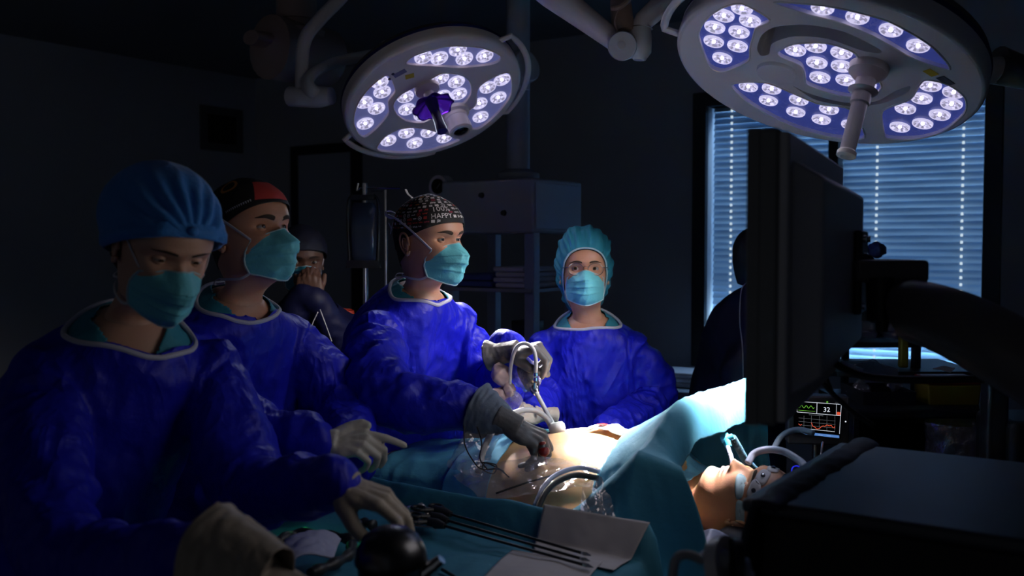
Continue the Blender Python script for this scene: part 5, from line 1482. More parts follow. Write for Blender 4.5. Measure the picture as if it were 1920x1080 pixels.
# long instruments
def instrument(label, x0, y0, x1, y1, seed, lift=.012, group=None):
    A, B_ = on_t(x0, y0, TZ + .02 + lift), on_t(x1, y1, TZ + .014)
    r = empty('laparoscopic_grasper', label, 'surgical instrument', A, group=group); d = B_ - A
    m = MB(); m.tube([Vector((0, 0, 0)), d * .94], .0030, 10); m.build('shaft', 'black_shaft', r)
    m = MB(); u_ = d.normalized(); w_ = u_.cross(Vector((0, 0, 1))).normalized()
    for s in (-1, 1): m.tube([d * .94, d * .965 + w_ * (.004 * s), d], [.0026, .0026, .001], 8)
    m.build('jaw', 'steel', r)
    m = MB(); m.tube([u_ * -.035, u_ * -.01, u_ * .012], [.009, .011, .006], 14); m.build('rotation_knob', 'dark_plastic', r)
    rnd = random.Random(seed)
    for s in (-1, 1):
        m = MB(); c = u_ * -.055 + w_ * (.028 * s) + Vector((0, 0, .004 * s))
        e1 = u_ * .016; e2 = w_ * .012
        m.tube([c + e1 * math.cos(t * .5) + e2 * math.sin(t * .5) for t in range(14)], .0035, 8); m.tube([u_ * -.03, c + e1], .0045, 8)
        m.build('handle', 'dark_plastic', r)
    return r
instrument('black shafted grasper nearest the table drape lip', 838, 962, 1108, 1042, 1, .016)
instrument('black shafted grasper in the middle of the three on the table', 832, 974, 1106, 1052, 2, .012)
instrument('black shafted grasper nearest the viewer of the three side by side', 826, 984, 1112, 1064, 3, .006)
cable('instrument_shaft', [on_t(790, 1045), on_t(850, 1080), on_t(900, 1112)], .0032, 'black_shaft', 'single black shaft right of the steel jug at the lower picture edge', 'surgical instrument')
# clear film and clamps bunched at the handles
crumple('film_wrapper', 'film_clear', lambda u, v: lerp(lerp(on_t(752, 950, 1.03), on_t(838, 955, 1.03), u), lerp(on_t(760, 985, 1.01), on_t(818, 990, 1.01), u), v) + Vector((0, 0, .03 * math.sin(u * 3.1) * math.sin(v * 3.1))), 40, 24, 'shiny clear film wrapper bunched on the instrument handles', 'wrapper', .009, 30, 8, thick=0)
def clamp(label, x, y, az, seed):
    c = on_t(x, y, TZ + .02); r = empty('surgical_clamp', label, 'surgical instrument', c, rz=az)
    for s in (-1, 1):
        m = MB(); m.tube(path([(0, s * .014, 0), (.03, s * .006, .002), (.055, s * -.003, .003), (.09, s * .001, .004)], 5), .0022, 8)
        m.tube([Vector((-.010 + .010 * math.cos(t * .5), s * .014 + .008 * math.sin(t * .5), 0)) for t in range(14)], .0022, 8); m.build('arm', 'steel', r)
    m = MB(); m.tube([(.045, 0, -.003), (.045, 0, .007)], .004, 12); m.build('pivot', 'steel', r)
clamp('steel clamp lying across the instrument handles', 795, 962, 2.4, 1)
clamp('steel clamp beside film wrapper, pointing at the steel jug', 812, 985, 3.5, 2)
# metal jug with domed lid
jc = at(733, 1045, 1.50); jg = empty('steel_jug', 'dark shiny steel jug with domed lid under the gloved fingers in front', 'jug', (jc.x, jc.y, TZ + .004))
m = MB(); m.lathe([(.044, 0), (.050, .004), (.052, .05), (.050, .09), (.051, .108), (.054, .112)], 40); m.build('body', 'dark_steel', jg)
m = MB(); m.lathe([(.055, .110), (.056, .116), (.052, .135), (.042, .152), (.026, .163), (.010, .167), (.0005, .168)], 40); m.build('lid', 'dark_steel', jg)
m = MB(); m.tube([(.050, .0, .095), (.068, -.004, .108), (.078, -.006, .118)], [.016, .011, .008], 14); m.build('spout', 'steel', jg)
# dark tray, lilac cloth and dark handles left of it
crumple('cloth', 'sheet_lilac', lambda u, v: lerp(lerp(on_t(535, 1012, 1.05), on_t(640, 1010, 1.04), u), lerp(on_t(520, 1070, 1.03), on_t(625, 1048, 1.03), u), v) + Vector((0, 0, .02 * math.sin(u * 3.1))), 30, 24, 'folded pale lilac cloth left of the steel jug', 'cloth', .004, 18, 12, thick=.004)
for k, (pts, lb) in enumerate((([(520, 1015), (560, 1000), (620, 1005), (665, 1012)], 'black instrument handle above the lilac cloth'), ([(580, 1075), (620, 1060), (655, 1040), (660, 1020)], 'black instrument handle between the cloth and the jug'), ([(664, 985), (680, 980), (700, 985)], 'short black handle behind the steel jug'))):
    cable('instrument', [on_t(x, y, TZ + .025) for x, y in pts], [.008 + .004 * math.sin(i * .5) ** 2 for i in range((len(pts) - 1) * 8 + 1)], 'dark_plastic', lb, 'surgical instrument')
gi = on_t(572, 992, TZ + .012)
m = MB(); m.ball((0, 0, 0), .004, 0, 12); o = m.build('green_indicator', 'green_glow'); o.location = gi; tag(o, 'tiny green light glowing on the table drape below the woman sleeve', 'indicator light')
gl2 = bpy.data.lights.new('green_glow', 'POINT'); gl2.energy = .018; gl2.color = (.05, 1, .3); gl2.shadow_soft_size = .008
g2 = bpy.data.objects.new('green_glow', gl2); COL.objects.link(g2); g2.parent = o; g2.location = (.0, .0, .03)

# ------------------------------------------------------------------ big monitor seen from behind
P0_, P1_ = Vector((.36, 1.34, 0)), Vector((.645, 1.98, 0)); dd = (P1_ - P0_).normalized(); MA = math.atan2(dd.y, dd.x); WID = (P1_ - P0_).length
mo = empty('monitor', 'large dark monitor seen from behind, hanging in front of the window', 'monitor', (P0_.x, P0_.y, 1.355), MA)
m = MB(); m.box((WID / 2, .016, .20), (WID, .028, .405)); m.build('bezel', 'monitor_side', mo, bevel=.006)
m = MB(); m.box((.006, .036, .20), (.012, .018, .405)); m.box((WID - .006, .036, .20), (.012, .018, .405)); m.box((WID / 2, .036, .3965), (WID - .024, .018, .012)); m.box((WID / 2, .036, .0035), (WID - .024, .018, .012)); m.build('bezel_rim', 'monitor_side', mo, bevel=.002)
m = MB(); m.box((WID / 2, .032, .20), (WID - .03, .004, .375)); m.build('screen', 'screen_live', mo)
m = MB(); m.box((WID / 2 + .0, -.004, .20), (WID - .006, .014, .395)); m.build('back_plate', 'monitor_shell', mo, bevel=.004)
m = MB()
x0, x1, z0, z1, y0, y1 = .045, WID + .018, .045, .352, -.010, -.050
V8 = [Vector(p) for p in ((x0 - .01, y0, z0 - .01), (x1, y0, z0 - .01), (x1, y0, z1 + .01), (x0 - .01, y0, z1 + .01), (x0 + .02, y1, z0 + .015), (x1 - .02, y1, z0 + .015), (x1 - .02, y1, z1 - .015), (x0 + .02, y1, z1 - .015))]
m.add(V8, [(0, 1, 2, 3), (7, 6, 5, 4), (0, 4, 5, 1), (1, 5, 6, 2), (2, 6, 7, 3), (3, 7, 4, 0)]); m.build('rear_shell', 'monitor_shell', mo, bevel=.006)
m = MB(); m.box((.56, -.058, .195), (.13, .014, .15)); m.build('mount_plate', 'dark_plastic', mo, bevel=.004)
for (x, z) in ((.51, .135), (.61, .135), (.51, .255), (.61, .255)):
    m = MB(); m.tube([(x, -.064, z), (x, -.070, z)], .006, 10); m.build('screw', 'steel', mo)
mb_ = empty('spring_arm_stand', 'thick dark spring arm running from the monitor mount to the right edge', 'monitor arm', at(1690, 560, 1.75))
B0 = mb_.location
def mp_(o): return o
m = MB(); m.box(at(1663, 508, 1.78) - B0, (.13, .06, .040), 0, None, .0); m.build('bracket', 'arm_shell', mb_, bevel=.008)
m = MB(); m.tube([at(1598, 497, 1.84) - B0, at(1622, 500, 1.80) - B0], [.030, .024], 16); m.build('tilt_joint', 'dark_plastic', mb_)
m = MB(); m.tube([at(1650, 520, 1.76) - B0, at(1650, 600, 1.76) - B0], [.024, .022], 16); m.tube([at(1655, 598, 1.76) - B0, at(1653, 622, 1.76) - B0], [.012, .010], 12); m.build('swivel_post', 'dark_plastic', mb_)
m = MB(); m.tube(path([at(1692, 583, 1.74) - B0, at(1715, 583, 1.72) - B0, at(1800, 612, 1.66) - B0, at(1930, 682, 1.58) - B0, at(2080, 770, 1.5) - B0], 4), [.040, .047, .051, .053] + [.054 + .001 * i for i in range(13)], 24, flat=1); m.build('spring_arm', 'arm_shell', mb_)
m = MB(); a_ = at(2080, 770, 1.5) - B0; m.tube([a_, Vector((a_.x, a_.y, -B0.z))], .05, 16); m.build('stand_column', 'dark_plastic', mb_)
for k, (pts, r, lb) in enumerate((([at(1518, 645, 1.86), at(1522, 680, 1.88), at(1545, 720, 1.88), at(1590, 765, 1.86), at(1640, 800, 1.84)], .005, 'black cable hanging from the monitor back in front of small screen'),
                                  ([at(1538, 640, 1.88), at(1550, 668, 1.88), at(1590, 695, 1.86), at(1640, 708, 1.82), at(1720, 712, 1.75), at(1860, 710, 1.68)], .007, 'black cable looping right from the monitor under the bright blind strip'),
                                  ([at(1548, 640, 1.9), at(1556, 670, 1.92), at(1548, 700, 1.95), at(1560, 735, 2.0)], .004, 'short black cable end beside the monitor corner'))):
    cable('cable', pts, r, 'tube_black', lb, 'cable')

# ------------------------------------------------------------------ machine in the foreground right
ct = empty('anesthesia_machine', 'dark boxy machine with a dull grey top filling the lower right corner', 'machine', room(.66, -.42, 0), ANG)
# local x along the window wall, y away from the viewer
m = MB(); m.box((.0, .0, .60), (.80, .50, 1.16)); m.build('cabinet', 'cart_body', ct, bevel=.012)
m = MB(); m.box((0, 0, 1.192), (.84, .54, .022)); m.build('top_panel', 'cart_top', ct, bevel=.008)
m = MB(); m.box((0, -.252, .90), (.70, .006, .30)); m.box((0, -.252, .50), (.70, .006, .36)); m.build('drawer', 'dark_plastic', ct, bevel=.003)
m = MB(); m.tube([(-.28, -.27, .93), (.28, -.27, .93)], .008, 10); m.build('drawer_handle', 'dark_steel', ct)
for sx in (-1, 1):
    for sy in (-1, 1):
        m = MB(); m.tube([(sx * .34 - .012, sy * .2, .03), (sx * .34 + .012, sy * .2, .03)], .03, 14); m.build('wheel', 'black_rubber', ct)
pd = crumple('blanket', 'pad_navy', lambda u, v: room(.66, -.42, 0) + UU * (-.418 + .065 * math.sin(u * 1.57) * 1.0 - .012 * (1 - u)) + VV * lerp(-.29, .29, v) + Vector((0, 0, 1.196 + .008 * math.sin(u * 3.1) - .20 * max(0, .35 - u) / .35)), 30, 60, 'folded dark navy pad along the left edge of the machine top', 'pad', .003, 14, 4, thick=.012)
# blurred grip in the lower foreground
gp = empty('suction_grip', 'blurred grey and black round fitting with a hose at the lower edge', 'fitting', at(1372, 1070, 1.25)); G0 = gp.location
m = MB(); m.tube([at(1318, 1052, 1.25) - G0, at(1335, 1045, 1.25) - G0, at(1362, 1050, 1.25) - G0], [.010, .016, .014], 16); m.build('neck', 'pendant_grey', gp)
m = MB(); m.tube([at(1345, 1062, 1.26) - G0, at(1368, 1060, 1.25) - G0], [.036, .038], 28); m.build('flange', 'lamp_arm', gp)
m = MB(); m.tube([at(1368, 1060, 1.25) - G0, at(1385, 1062, 1.25) - G0], [.034, .034], 24); m.build('seal_ring', 'black_rubber', gp)
m = MB(); m.tube([at(1385, 1080, 1.25) - G0, at(1404, 1080, 1.25) - G0], [.024, .022], 20); m.build('body', 'pendant_grey', gp)
m = MB(); m.tube([p - G0 for p in path([at(1318, 1050, 1.25), at(1290, 1040, 1.25), at(1270, 1046, 1.25), at(1262, 1075, 1.25), at(1262, 1140, 1.25)], 6)], .006, 10); m.build('hose', 'pendant_grey', gp)
m = MB(); q = at(1395, 1075, 1.25) - G0; m.tube([q, Vector((q.x, q.y, -G0.z))], .014, 12); m.build('post', 'black_rubber', gp)

# ------------------------------------------------------------------ small vital-signs monitor
vm = empty('vital_monitor', 'small patient monitor showing 32 and red and green traces', 'medical monitor', at(1538, 795, 2.9), -.12)
def vp(px, py, off=0): 
    # point of the screen plane, local
    n = Matrix.Rotation(-.12, 3, 'Z') @ Vector((0, -1, 0)); o_ = vm.location
    r = at(px, py, 3) - Vector((0, 0, CAM_Z)); t = (o_ - Vector((0, 0, CAM_Z))).dot(n) / r.dot(n); w = Vector((0, 0, CAM_Z)) + r * t + n * off
    return Matrix.Rotation(.12, 3, 'Z') @ (w - o_)
a_, b_, c_, d_ = vp(1478, 742), vp(1594, 746), vp(1592, 836), vp(1478, 836)
m = MB(); cx, cz = (a_.x + b_.x) / 2, (a_.z + c_.z) / 2; m.box((cx, .032, cz), (b_.x - a_.x, .06, a_.z - c_.z)); m.build('case', 'vital_case', vm, bevel=.006)
def vz(px, py, d=.0035): p = vp(px, py); return Vector((p.x, -d, p.z))
m = MB(); m.add([vz(1488, 751), vz(1578, 757), vz(1576, 822), vz(1488, 812)], [(0, 3, 2, 1)]); scn = m.build('screen', 'screen_black', vm, smooth=False)
m = MB(); m.tube([vz(1585, 790, .001), vz(1585, 790, .004)], .0062, 16); kb = m.build('knob', 'black_rubber', vm)
m = MB(); m.tube([vz(1585, 790, .0041), vz(1585, 790, .0046)], .0022, 10); m.build('knob_mark', 'ink_white', kb)
def line(pts, m_, w=.0008, name='trace', closed_=False):
    b = MB(); P_ = [vz(x, y, .0042) for x, y in pts]
    for p, q in zip(P_, P_[1:]):
        d = (q - p); n = Vector((-d.z, 0, d.x)).normalized() * w; b.add([p - n, p + n, q + n, q - n], [(0, 1, 2, 3)])
    return b.build(name, m_, scn, smooth=False)
line([(1494, 752), (1577, 758), (1575.5, 779), (1494, 772), (1494, 752)], 'ink_white', .0006, 'screen_frame')
line([(1531.5, 755), (1531, 775)], 'ink_white', .0006, 'screen_frame'); line([(1568, 757.5), (1567.5, 778)], 'ink_white', .0004, 'screen_frame')
line([(1575.5, 779), (1573.5, 813)], 'ink_white', .0005, 'screen_frame')
rnd = random.Random(5)
line([(1496 + i * 1.6, 761.5 + 2.6 * math.sin(i * 1.15) + .09 * i) for i in range(20)], 'ink_green', .0007, 'green_trace')
line([(1496, 768.5), (1528, 771)], 'ink_green', .0004, 'green_trace')
for y in (784, 790.5, 797): line([(1497, y - 1), (1566, y + 5)], 'ink_grey', .0003, 'grid_line')
for x in (1507, 1521, 1536, 1550, 1565): line([(x, 779), (x - .3, 807)], 'ink_grey', .0003, 'grid_line')
line([(1497, 802), (1565, 809)], 'ink_white', .0005, 'axis_line')
line([(1497, 794), (1500, 797), (1503, 795)], 'ink_red', .0008, 'red_trace')
line([(1521, 792), (1523.5, 799), (1527, 800), (1531, 804), (1536, 803), (1540, 799), (1543, 798), (1546, 799), (1550, 796), (1554, 798), (1558, 797), (1561, 801), (1564, 802), (1565, 798)], 'ink_red', .0008, 'red_trace')
m = MB(); m.add([vz(1497, 808, .0042), vz(1573, 816, .0042), vz(1573, 821, .0042), vz(1510, 814, .0042)], [(0, 3, 2, 1)]); m.build('button_bar', 'ink_blue', scn, smooth=False)
for x in (1523, 1538, 1553): line([(x - 4, 813.2 + (x - 1523) * .1), (x + 4, 814.1 + (x - 1523) * .1)], 'ink_white', .0005, 'button_text')
m = MB(); m.add([vz(1568.5, 772, .0044), vz(1575, 772.5, .0044), vz(1575, 778, .0044), vz(1568.5, 777.5, .0044)], [(0, 3, 2, 1)]); m.build('level_bar', 'ink_red', scn, smooth=False)
m = MB(); m.tube([vz(1550.5, 753.5, .0040), vz(1550.5, 753.5, .0048)], .0026, 12); m.build('status_light', 'ink_green', scn)
line([(1516, 777), (1543, 779.3)], 'ink_grey', .0006, 'caption_text'); line([(1565, 755.2), (1572, 755.8)], 'ink_grey', .0005, 'caption_text')
V_, F_ = wtext('32', .020)
c0 = vz(1549.5, 768, .0045); b = MB(); b.v = [Vector((v.x + c0.x, c0.y, v.y + c0.z)) for v in V_]; b.f = F_; b.m = [0] * len(F_); b.build('reading_text', 'ink_white', scn, smooth=False)
m = MB(); q = Vector((cx, .03, c_.z)); m.tube([q, Vector((cx, .03, -vm.location.z))], .012, 12); m.tube([Vector((cx, .03, -vm.location.z)), Vector((cx, .03, -vm.location.z + .02))], .12, 20); m.build('pole', 'dark_steel', vm)
m = MB(); m.tube(path([vp(1541, 828) + Vector((0, -.01, 0)), vp(1534, 845) + Vector((0, -.05, 0)), vp(1531, 858) + Vector((0, -.06, 0))], 4), .004, 8); m.build('pole_clamp', 'steel', vm)

# ------------------------------------------------------------------ breathing circuit
cable('breathing_hose', [at(1402, 868, 2.27), at(1415, 850, 2.28), at(1440, 843, 2.27), at(1470, 847, 2.24), at(1500, 865, 2.20), at(1516, 882, 2.16)], .0085, 'tube_clear', 'thick milky breathing hose arching over the patient forehead', 'breathing tube', 14, 0)
cable('breathing_hose', [at(1452, 840, 2.55), at(1462, 822, 2.57), at(1478, 810, 2.58), at(1500, 806, 2.58), at(1525, 812, 2.55)], .008, 'cuff_grey', 'dim blue hose arching behind the milky one below the small screen', 'breathing tube', 14, 0)
et = empty('airway_tube', 'clear airway tube with bright blue connector rising from the patient mouth', 'breathing tube', at(1372, 845, 2.34)); E0 = et.location
m = MB(); m.tube([p - E0 for p in path([at(1374, 878, 2.31), at(1372, 860, 2.33), at(1366, 842, 2.36), at(1362, 830, 2.38)], 6)], .0052, 12); m.build('tube', 'tube_clear', et)
m = MB(); m.tube([p - E0 for p in (at(1366, 838, 2.37), at(1362, 826, 2.38), at(1358, 816, 2.39))], [.008, .010, .011], 14); m.tube([at(1352, 826, 2.38) - E0, at(1374, 818, 2.38) - E0], .0075, 12); m.build('connector', 'connector_blue', et)
m = MB()
for k in range(6): p = at(1370.5 - k * .6, 874 - k * 5, 2.315 + k * .004) - E0 + Vector((-.003, -.0052, 0)); m.box(p, (.003, .0008, .0016))
m.build('scale_mark', 'ink_grey', et, smooth=False)
cable('breathing_hose', [at(1373, 820, 2.40), at(1385, 840, 2.42), at(1398, 862, 2.44), at(1420, 885, 2.5)], .009, 'drape_dark', 'dark ribbed hose leading down from the blue connector', 'breathing tube', 14, 1)
b = MB(); c = at(1493, 882, 2.35); b.tube([Vector((.011 * math.cos(t * .3), 0, .011 * math.sin(t * .3))) for t in range(22)], .0016, 8); o = b.build('ring_light', 'blue_led'); o.location = c; tag(o, 'small glowing blue ring behind the patient head', 'indicator light')
crumple('pillow_sheet', 'sheet_lilac', lambda u, v: room(lerp(-.06, .05, u), lerp(-.25, -.14, v), lerp(.90, .965, v) + .01 * math.sin(u * 5)), 24, 24, 'pale lilac sheet under the near side of the patient head', 'sheet', .004, 16, 6, thick=.003)
crumple('face_towel', 'drape_bright', lambda u, v: room(lerp(-.27, -.130, u), lerp(-.25, .22, v), max(bodyz(min(-.17, lerp(-.27, -.130, u)), lerp(-.25, .22, v)) + .030, .95) - .055 * u), 40, 50, 'light blue cloth tucked around the chin of the patient', 'towel', .006, 20, 16, thick=.001)
# ------------------------------------------------------------------ background
# ceiling-hung supply unit with a shelf
pn_ = empty('supply_pendant', 'grey supply unit with a shelf of linen hanging from a ceiling column behind the surgeon', 'medical pendant', at(960, 390, 4.6), ANG)
Q0 = pn_.location
def ql(px, py, Y): return Matrix.Rotation(-ANG, 3, 'Z') @ (at(px, py, Y) - Q0)
# main box: front faces the viewer side, right side face towards +U
fl_, fr2 = at(862, 352, 4.9), at(1027, 357, 4.45)
m = MB(); m.box((.0, .0, .0), (.50, .42, .24)); m.build('housing', 'pendant_grey', pn_, bevel=.012)
m = MB(); m.box((.253, 0, .0), (.006, .38, .20)); m.build('side_panel', 'pendant_panel', pn_, bevel=.003)
for k, (x, z) in enumerate(((-.02, .05), (.10, -.03))):
    m = MB(); m.tube([(x, -.208, z), (x, -.222, z)], [.014, .011], 18); m.build('gas_outlet', 'dark_steel', pn_)
m = MB(); 
m.box((0, 0, 0), (.05, .05, .70)); u0 = m.build('upright', 'pendant_panel', pn_, bevel=.004, loc=(.22, -.17, -.46))
for q in ((.22, .17, -.46), (-.22, -.17, -.46), (-.22, .17, -.46)): dup(u0, q, pn_)
for z in (-.37, -.62, -.80):
    m = MB(); m.box((0, 0, z), (.48, .42, .016)); m.build('shelf', 'pendant_grey', pn_, bevel=.003)
m = MB(); m.tube([(.0, .05, .12), (.0, .05, .16), (.0, .05, .18)], [.10, .10, .06], 24); m.tube([(.0, .05, .16), (.0, .05, CEIL - Q0.z)], .055, 24); m.build('ceiling_column', 'pendant_panel', pn_, sharp=30)
m = MB(); m.tube([(.02, .0, .62), (.10, -.02, .64)], .075, 24); m.box((-.02, 0, .60), (.16, .12, .12)); m.build('pivot_joint', 'lamp_arm', pn_, bevel=.006)
Lb = lambda x, y, z: Q0 + Matrix.Rotation(ANG, 3, 'Z') @ Vector((x, y, z))
# folded linen
for k in range(4):
    m = MB(); m.box((0, 0, 0), (.17, .26, .022)); o = m.build('folded_linen', 'linen', bevel=.009); o.location = Lb(.10 + .004 * (-1) ** k, -.04, -.350 + .024 * k); o.rotation_euler = (0, 0, ANG + .03 * (-1) ** k)
    tag(o, ['pale folded linen at the bottom of the shelf stack', 'pale folded linen second from the bottom of the shelf stack', 'pale folded linen second from the top of the shelf stack', 'pale folded linen on top of the shelf stack'][k], 'linen', 'folded linen on the pendant shelf')
for k in range(2):
    m = MB(); m.box((0, 0, 0), (.22, .26, .028)); o = m.build('folded_cloth', 'linen_blue', bevel=.010); o.location = Lb(-.12, -.04, -.347 + .030 * k); o.rotation_euler = (0, 0, ANG)
    tag(o, ['dark blue folded cloth left of the pale linen, lower one', 'dark blue folded cloth left of the pale linen, upper one'][k], 'cloth', 'dark blue cloths on the pendant shelf')
m = MB(); m.box((0, 0, 0), (.10, .12, .10)); m.box((0, -.062, 0), (.07, .004, .07)); o = m.build('small_device', 'dark_plastic', bevel=.006); o.location = Lb(.12, -.05, -.56); o.rotation_euler = (0, 0, ANG); tag(o, 'small dark boxed device on the lower shelf of the supply unit', 'device')
# round dial
ck = empty('pressure_dial', 'small round pale dial standing above the surgeon cap', 'gauge', at(828, 350, 4.7), -.55)
m = MB(); m.tube([(0, -.03, 0), (0, .03, 0)], [.052, .055], 28); m.build('housing', 'linen', ck)
m = MB(); m.tube([(0, -.031, 0), (0, -.034, 0)], [.036, .036], 24); m.build('dial_face', 'screen_black', ck)
m = MB(); m.box((.004, -.0355, .006), (.003, .001, .028), 0, Matrix.Rotation(.7, 4, 'Y')); m.build('needle', 'pendant_grey', ck)
m = MB(); c = Vector((0, 0, 0)); m.tube([(0, .01, -.05), (0, .03, -.5), (0, .03, 0 - ck.location.z)], .012, 10); m.build('stand', 'pendant_grey', ck)
# infusion pole with bag, dark
iv = empty('infusion_pole', 'dark infusion pole with a fluid pressure bag behind the two men', 'infusion stand', (at(682, 420, 3.9).x, 3.9, 0)); Zt = at(682, 352, 3.9).z
m = MB(); m.tube([(0, .03, .03), (0, .03, Zt + .02)], .011, 12); m.build('pole', 'steel', iv)
m = MB(); m.tube([Vector((-.02, .03, Zt)), Vector((.14, .03, Zt)), ], .004, 8); m.tube(path([(-.02, .03, Zt), (-.03, .03, Zt - .01), (-.025, .03, Zt + .02)], 4), .004, 8); m.build('hook', 'steel', iv)
m = MB(); m.tube([(-.25, .03, .03), (.25, .03, .03)], .014, 10); m.tube([(0, -.22, .03), (0, .28, .03)], .014, 10); m.build('base', 'dark_plastic', iv)
bz0, bz1 = at(682, 488, 3.9).z, at(682, 380, 3.9).z
m = MB(); m.loft([[Vector((math.copysign(abs(math.cos(t)) ** .5, math.cos(t)) * w_, math.copysign(abs(math.sin(t)) ** .6, math.sin(t)) * d_, z)) for t in [2*math.pi*k/28 for k in range(28)]] for z, w_, d_ in ((bz0, .045, .010), (bz0 + .02, .050, .024), ((bz0 + bz1) / 2, .054, .032), (bz1 - .02, .050, .024), (bz1, .040, .008))]); m.build('fluid_bag', 'bag_fluid', iv)
m = MB(); 
for s in (-1, 1): m.tube(path([(s * .040, -.01, bz1 + .03), (s * .058, -.01, bz1), (s * .060, -.01, (bz0 + bz1) / 2), (s * .056, -.01, bz0), (s * .064, -.01, bz0 - .03)], 5), .006, 8)
m.box((0, -.01, bz0 - .015), (.13, .03, .03)); m.box((0, -.01, bz1 + .02), (.09, .03, .02)); m.build('bag_frame', 'black_rubber', iv)
p2x = at(723, 400, 4.1); m = MB(); m.tube([(0, 0, .02), (0, 0, at(723, 356, 4.1).z)], .008, 10); m.tube([(0, 0, at(723, 356, 4.1).z - .004), (-.06, 0, at(723, 356, 4.1).z - .004)], .003, 8); m.tube([(0, 0, .0), (0, 0, .02)], .16, 20); o = m.build('thin_stand', 'steel'); o.location = (p2x.x, p2x.y, 0); tag(o, 'thin bright vertical pole left of the surgeon head', 'pole')

# person behind, holding something up to the face
bN = at(585, 562, 3.6); bg1, b1M, _, _ = person('person', 'masked person in dark clothes behind the left men, hands raised to the chin', 'person', bN, Vector((-.76, 3.7, .95)), (.30, -.95), at(572, 492, 3.52), (.35, -.92, -.12), arms={1: (at(520, 640, 3.5), at(565, 556, 3.42)), -1: (at(640, 640, 3.55), at(592, 560, 3.42))}, skin='skin_shaded', seed=41, amp=.009, voxel=.011, gown='gown_dark', trim=None, scrub=None, eye='iris_brown')
cb_ = head_shell(0, *plane2(.095, .045, -.1, -.04), lambda p: .012 + .003 * nz(p, 30)); cap_object(bg1, b1M, cb_, 'pad_navy')
add_mask(bg1, b1M, 44, 0, tie='ear', m='scrub_teal')
for s, x in ((1, 566), (-1, 592)):
    glove(bg1, 'glove', s, {'i': (40, 50, 30, 0), 'm': (45, 55, 30, 0), 'r': (50, 55, 30, 0), 'p': (50, 55, 30, 0)}, hand_frame(at(x, 566, 3.42), (.0 + .2 * s, .1, 1), (.1, -1, .1)), 'skin_shaded', voxel=.004, cuff=.03, sc=.95)
cable('headphone_wire', [at(596, 585, 3.38), at(585, 610, 3.38), at(580, 640, 3.38), at(600, 668, 3.40)], .0018, 'tube_white', 'thin pale wire hanging from the hands of the masked person behind', 'cable')
cable('headphone_wire', [at(600, 580, 3.38), at(612, 612, 3.38), at(622, 640, 3.38)], .0018, 'tube_white', 'shorter thin pale wire beside the other one on dark clothes', 'cable')
# orange bag at the person's side
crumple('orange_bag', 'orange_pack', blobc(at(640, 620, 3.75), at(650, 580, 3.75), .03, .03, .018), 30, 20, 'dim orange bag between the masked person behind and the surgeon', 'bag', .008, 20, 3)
cr = empty('equipment_trolley', 'dark trolley of clutter behind the assistant and the surgeon', 'trolley', at(625, 690, 3.95)); T0 = cr.location
cr.location = (T0.x, T0.y + .25, 0)
m = MB(); m.box((0, 0, .78), (.50, .40, .03)); m.build('top_shelf', 'dark_plastic', cr, bevel=.006)
m = MB(); m.box((0, 0, .40), (.50, .40, .03)); m.build('lower_shelf', 'dark_plastic', cr, bevel=.006)
for sx in (-1, 1):
    for sy in (-1, 1): m = MB(); m.tube([(sx * .23, sy * .18, .0), (sx * .23, sy * .18, .78)], .012, 10); m.build('leg', 'dark_steel', cr)
for k, (x, h, mm, lb) in enumerate(((-.14, .16, 'dark_plastic', 'dark box at the left end of the clutter trolley'), (.02, .22, 'vital_case', 'brownish box in the middle of the clutter trolley'), (.16, .12, 'red_bin', 'dim red box at the right end of the clutter trolley'))):
    m = MB(); m.box((0, 0, h / 2), (.13, .2, h)); m.box((0, -.101, h / 2), (.09, .003, h * .5)); o = m.build('storage_box', mm, bevel=.006); o.location = (cr.location.x + x, cr.location.y, .796); tag(o, lb, 'box')

# person at the window side, back turned, headphone wire
rN = at(1428, 545, 3.9); bg2, b2M, _, _ = person('person', 'person in dark blue standing half hidden behind the monitor, thin white wire down the back', 'person', rN, Vector((.90, 3.95, .95)), (.85, .5), at(1456, 488, 3.95), (.85, .4, -.1), arms={1: (at(1385, 700, 3.75), at(1440, 760, 3.7)), -1: (at(1480, 680, 4.1), at(1500, 740, 4.0))}, skin='skin_shaded', seed=51, amp=.010, voxel=.011, gown='gown_dark', trim=None, scrub=None)
cb_ = head_shell(0, *plane2(.095, .045, -.1, -.13), lambda p: .014 + .003 * nz(p, 30)); cap_object(bg2, b2M, cb_, 'pad_navy')
bg2['label'] = 'person in dark blue half hidden behind monitor, white wire down the back'
cable('headphone_wire', [at(1402, 528, 3.72), at(1390, 545, 3.68), at(1387, 600, 3.66), at(1392, 650, 3.66), at(1394, 720, 3.66)], .0022, 'tube_white', 'thin white wire down the back of person beside the left blind', 'cable')
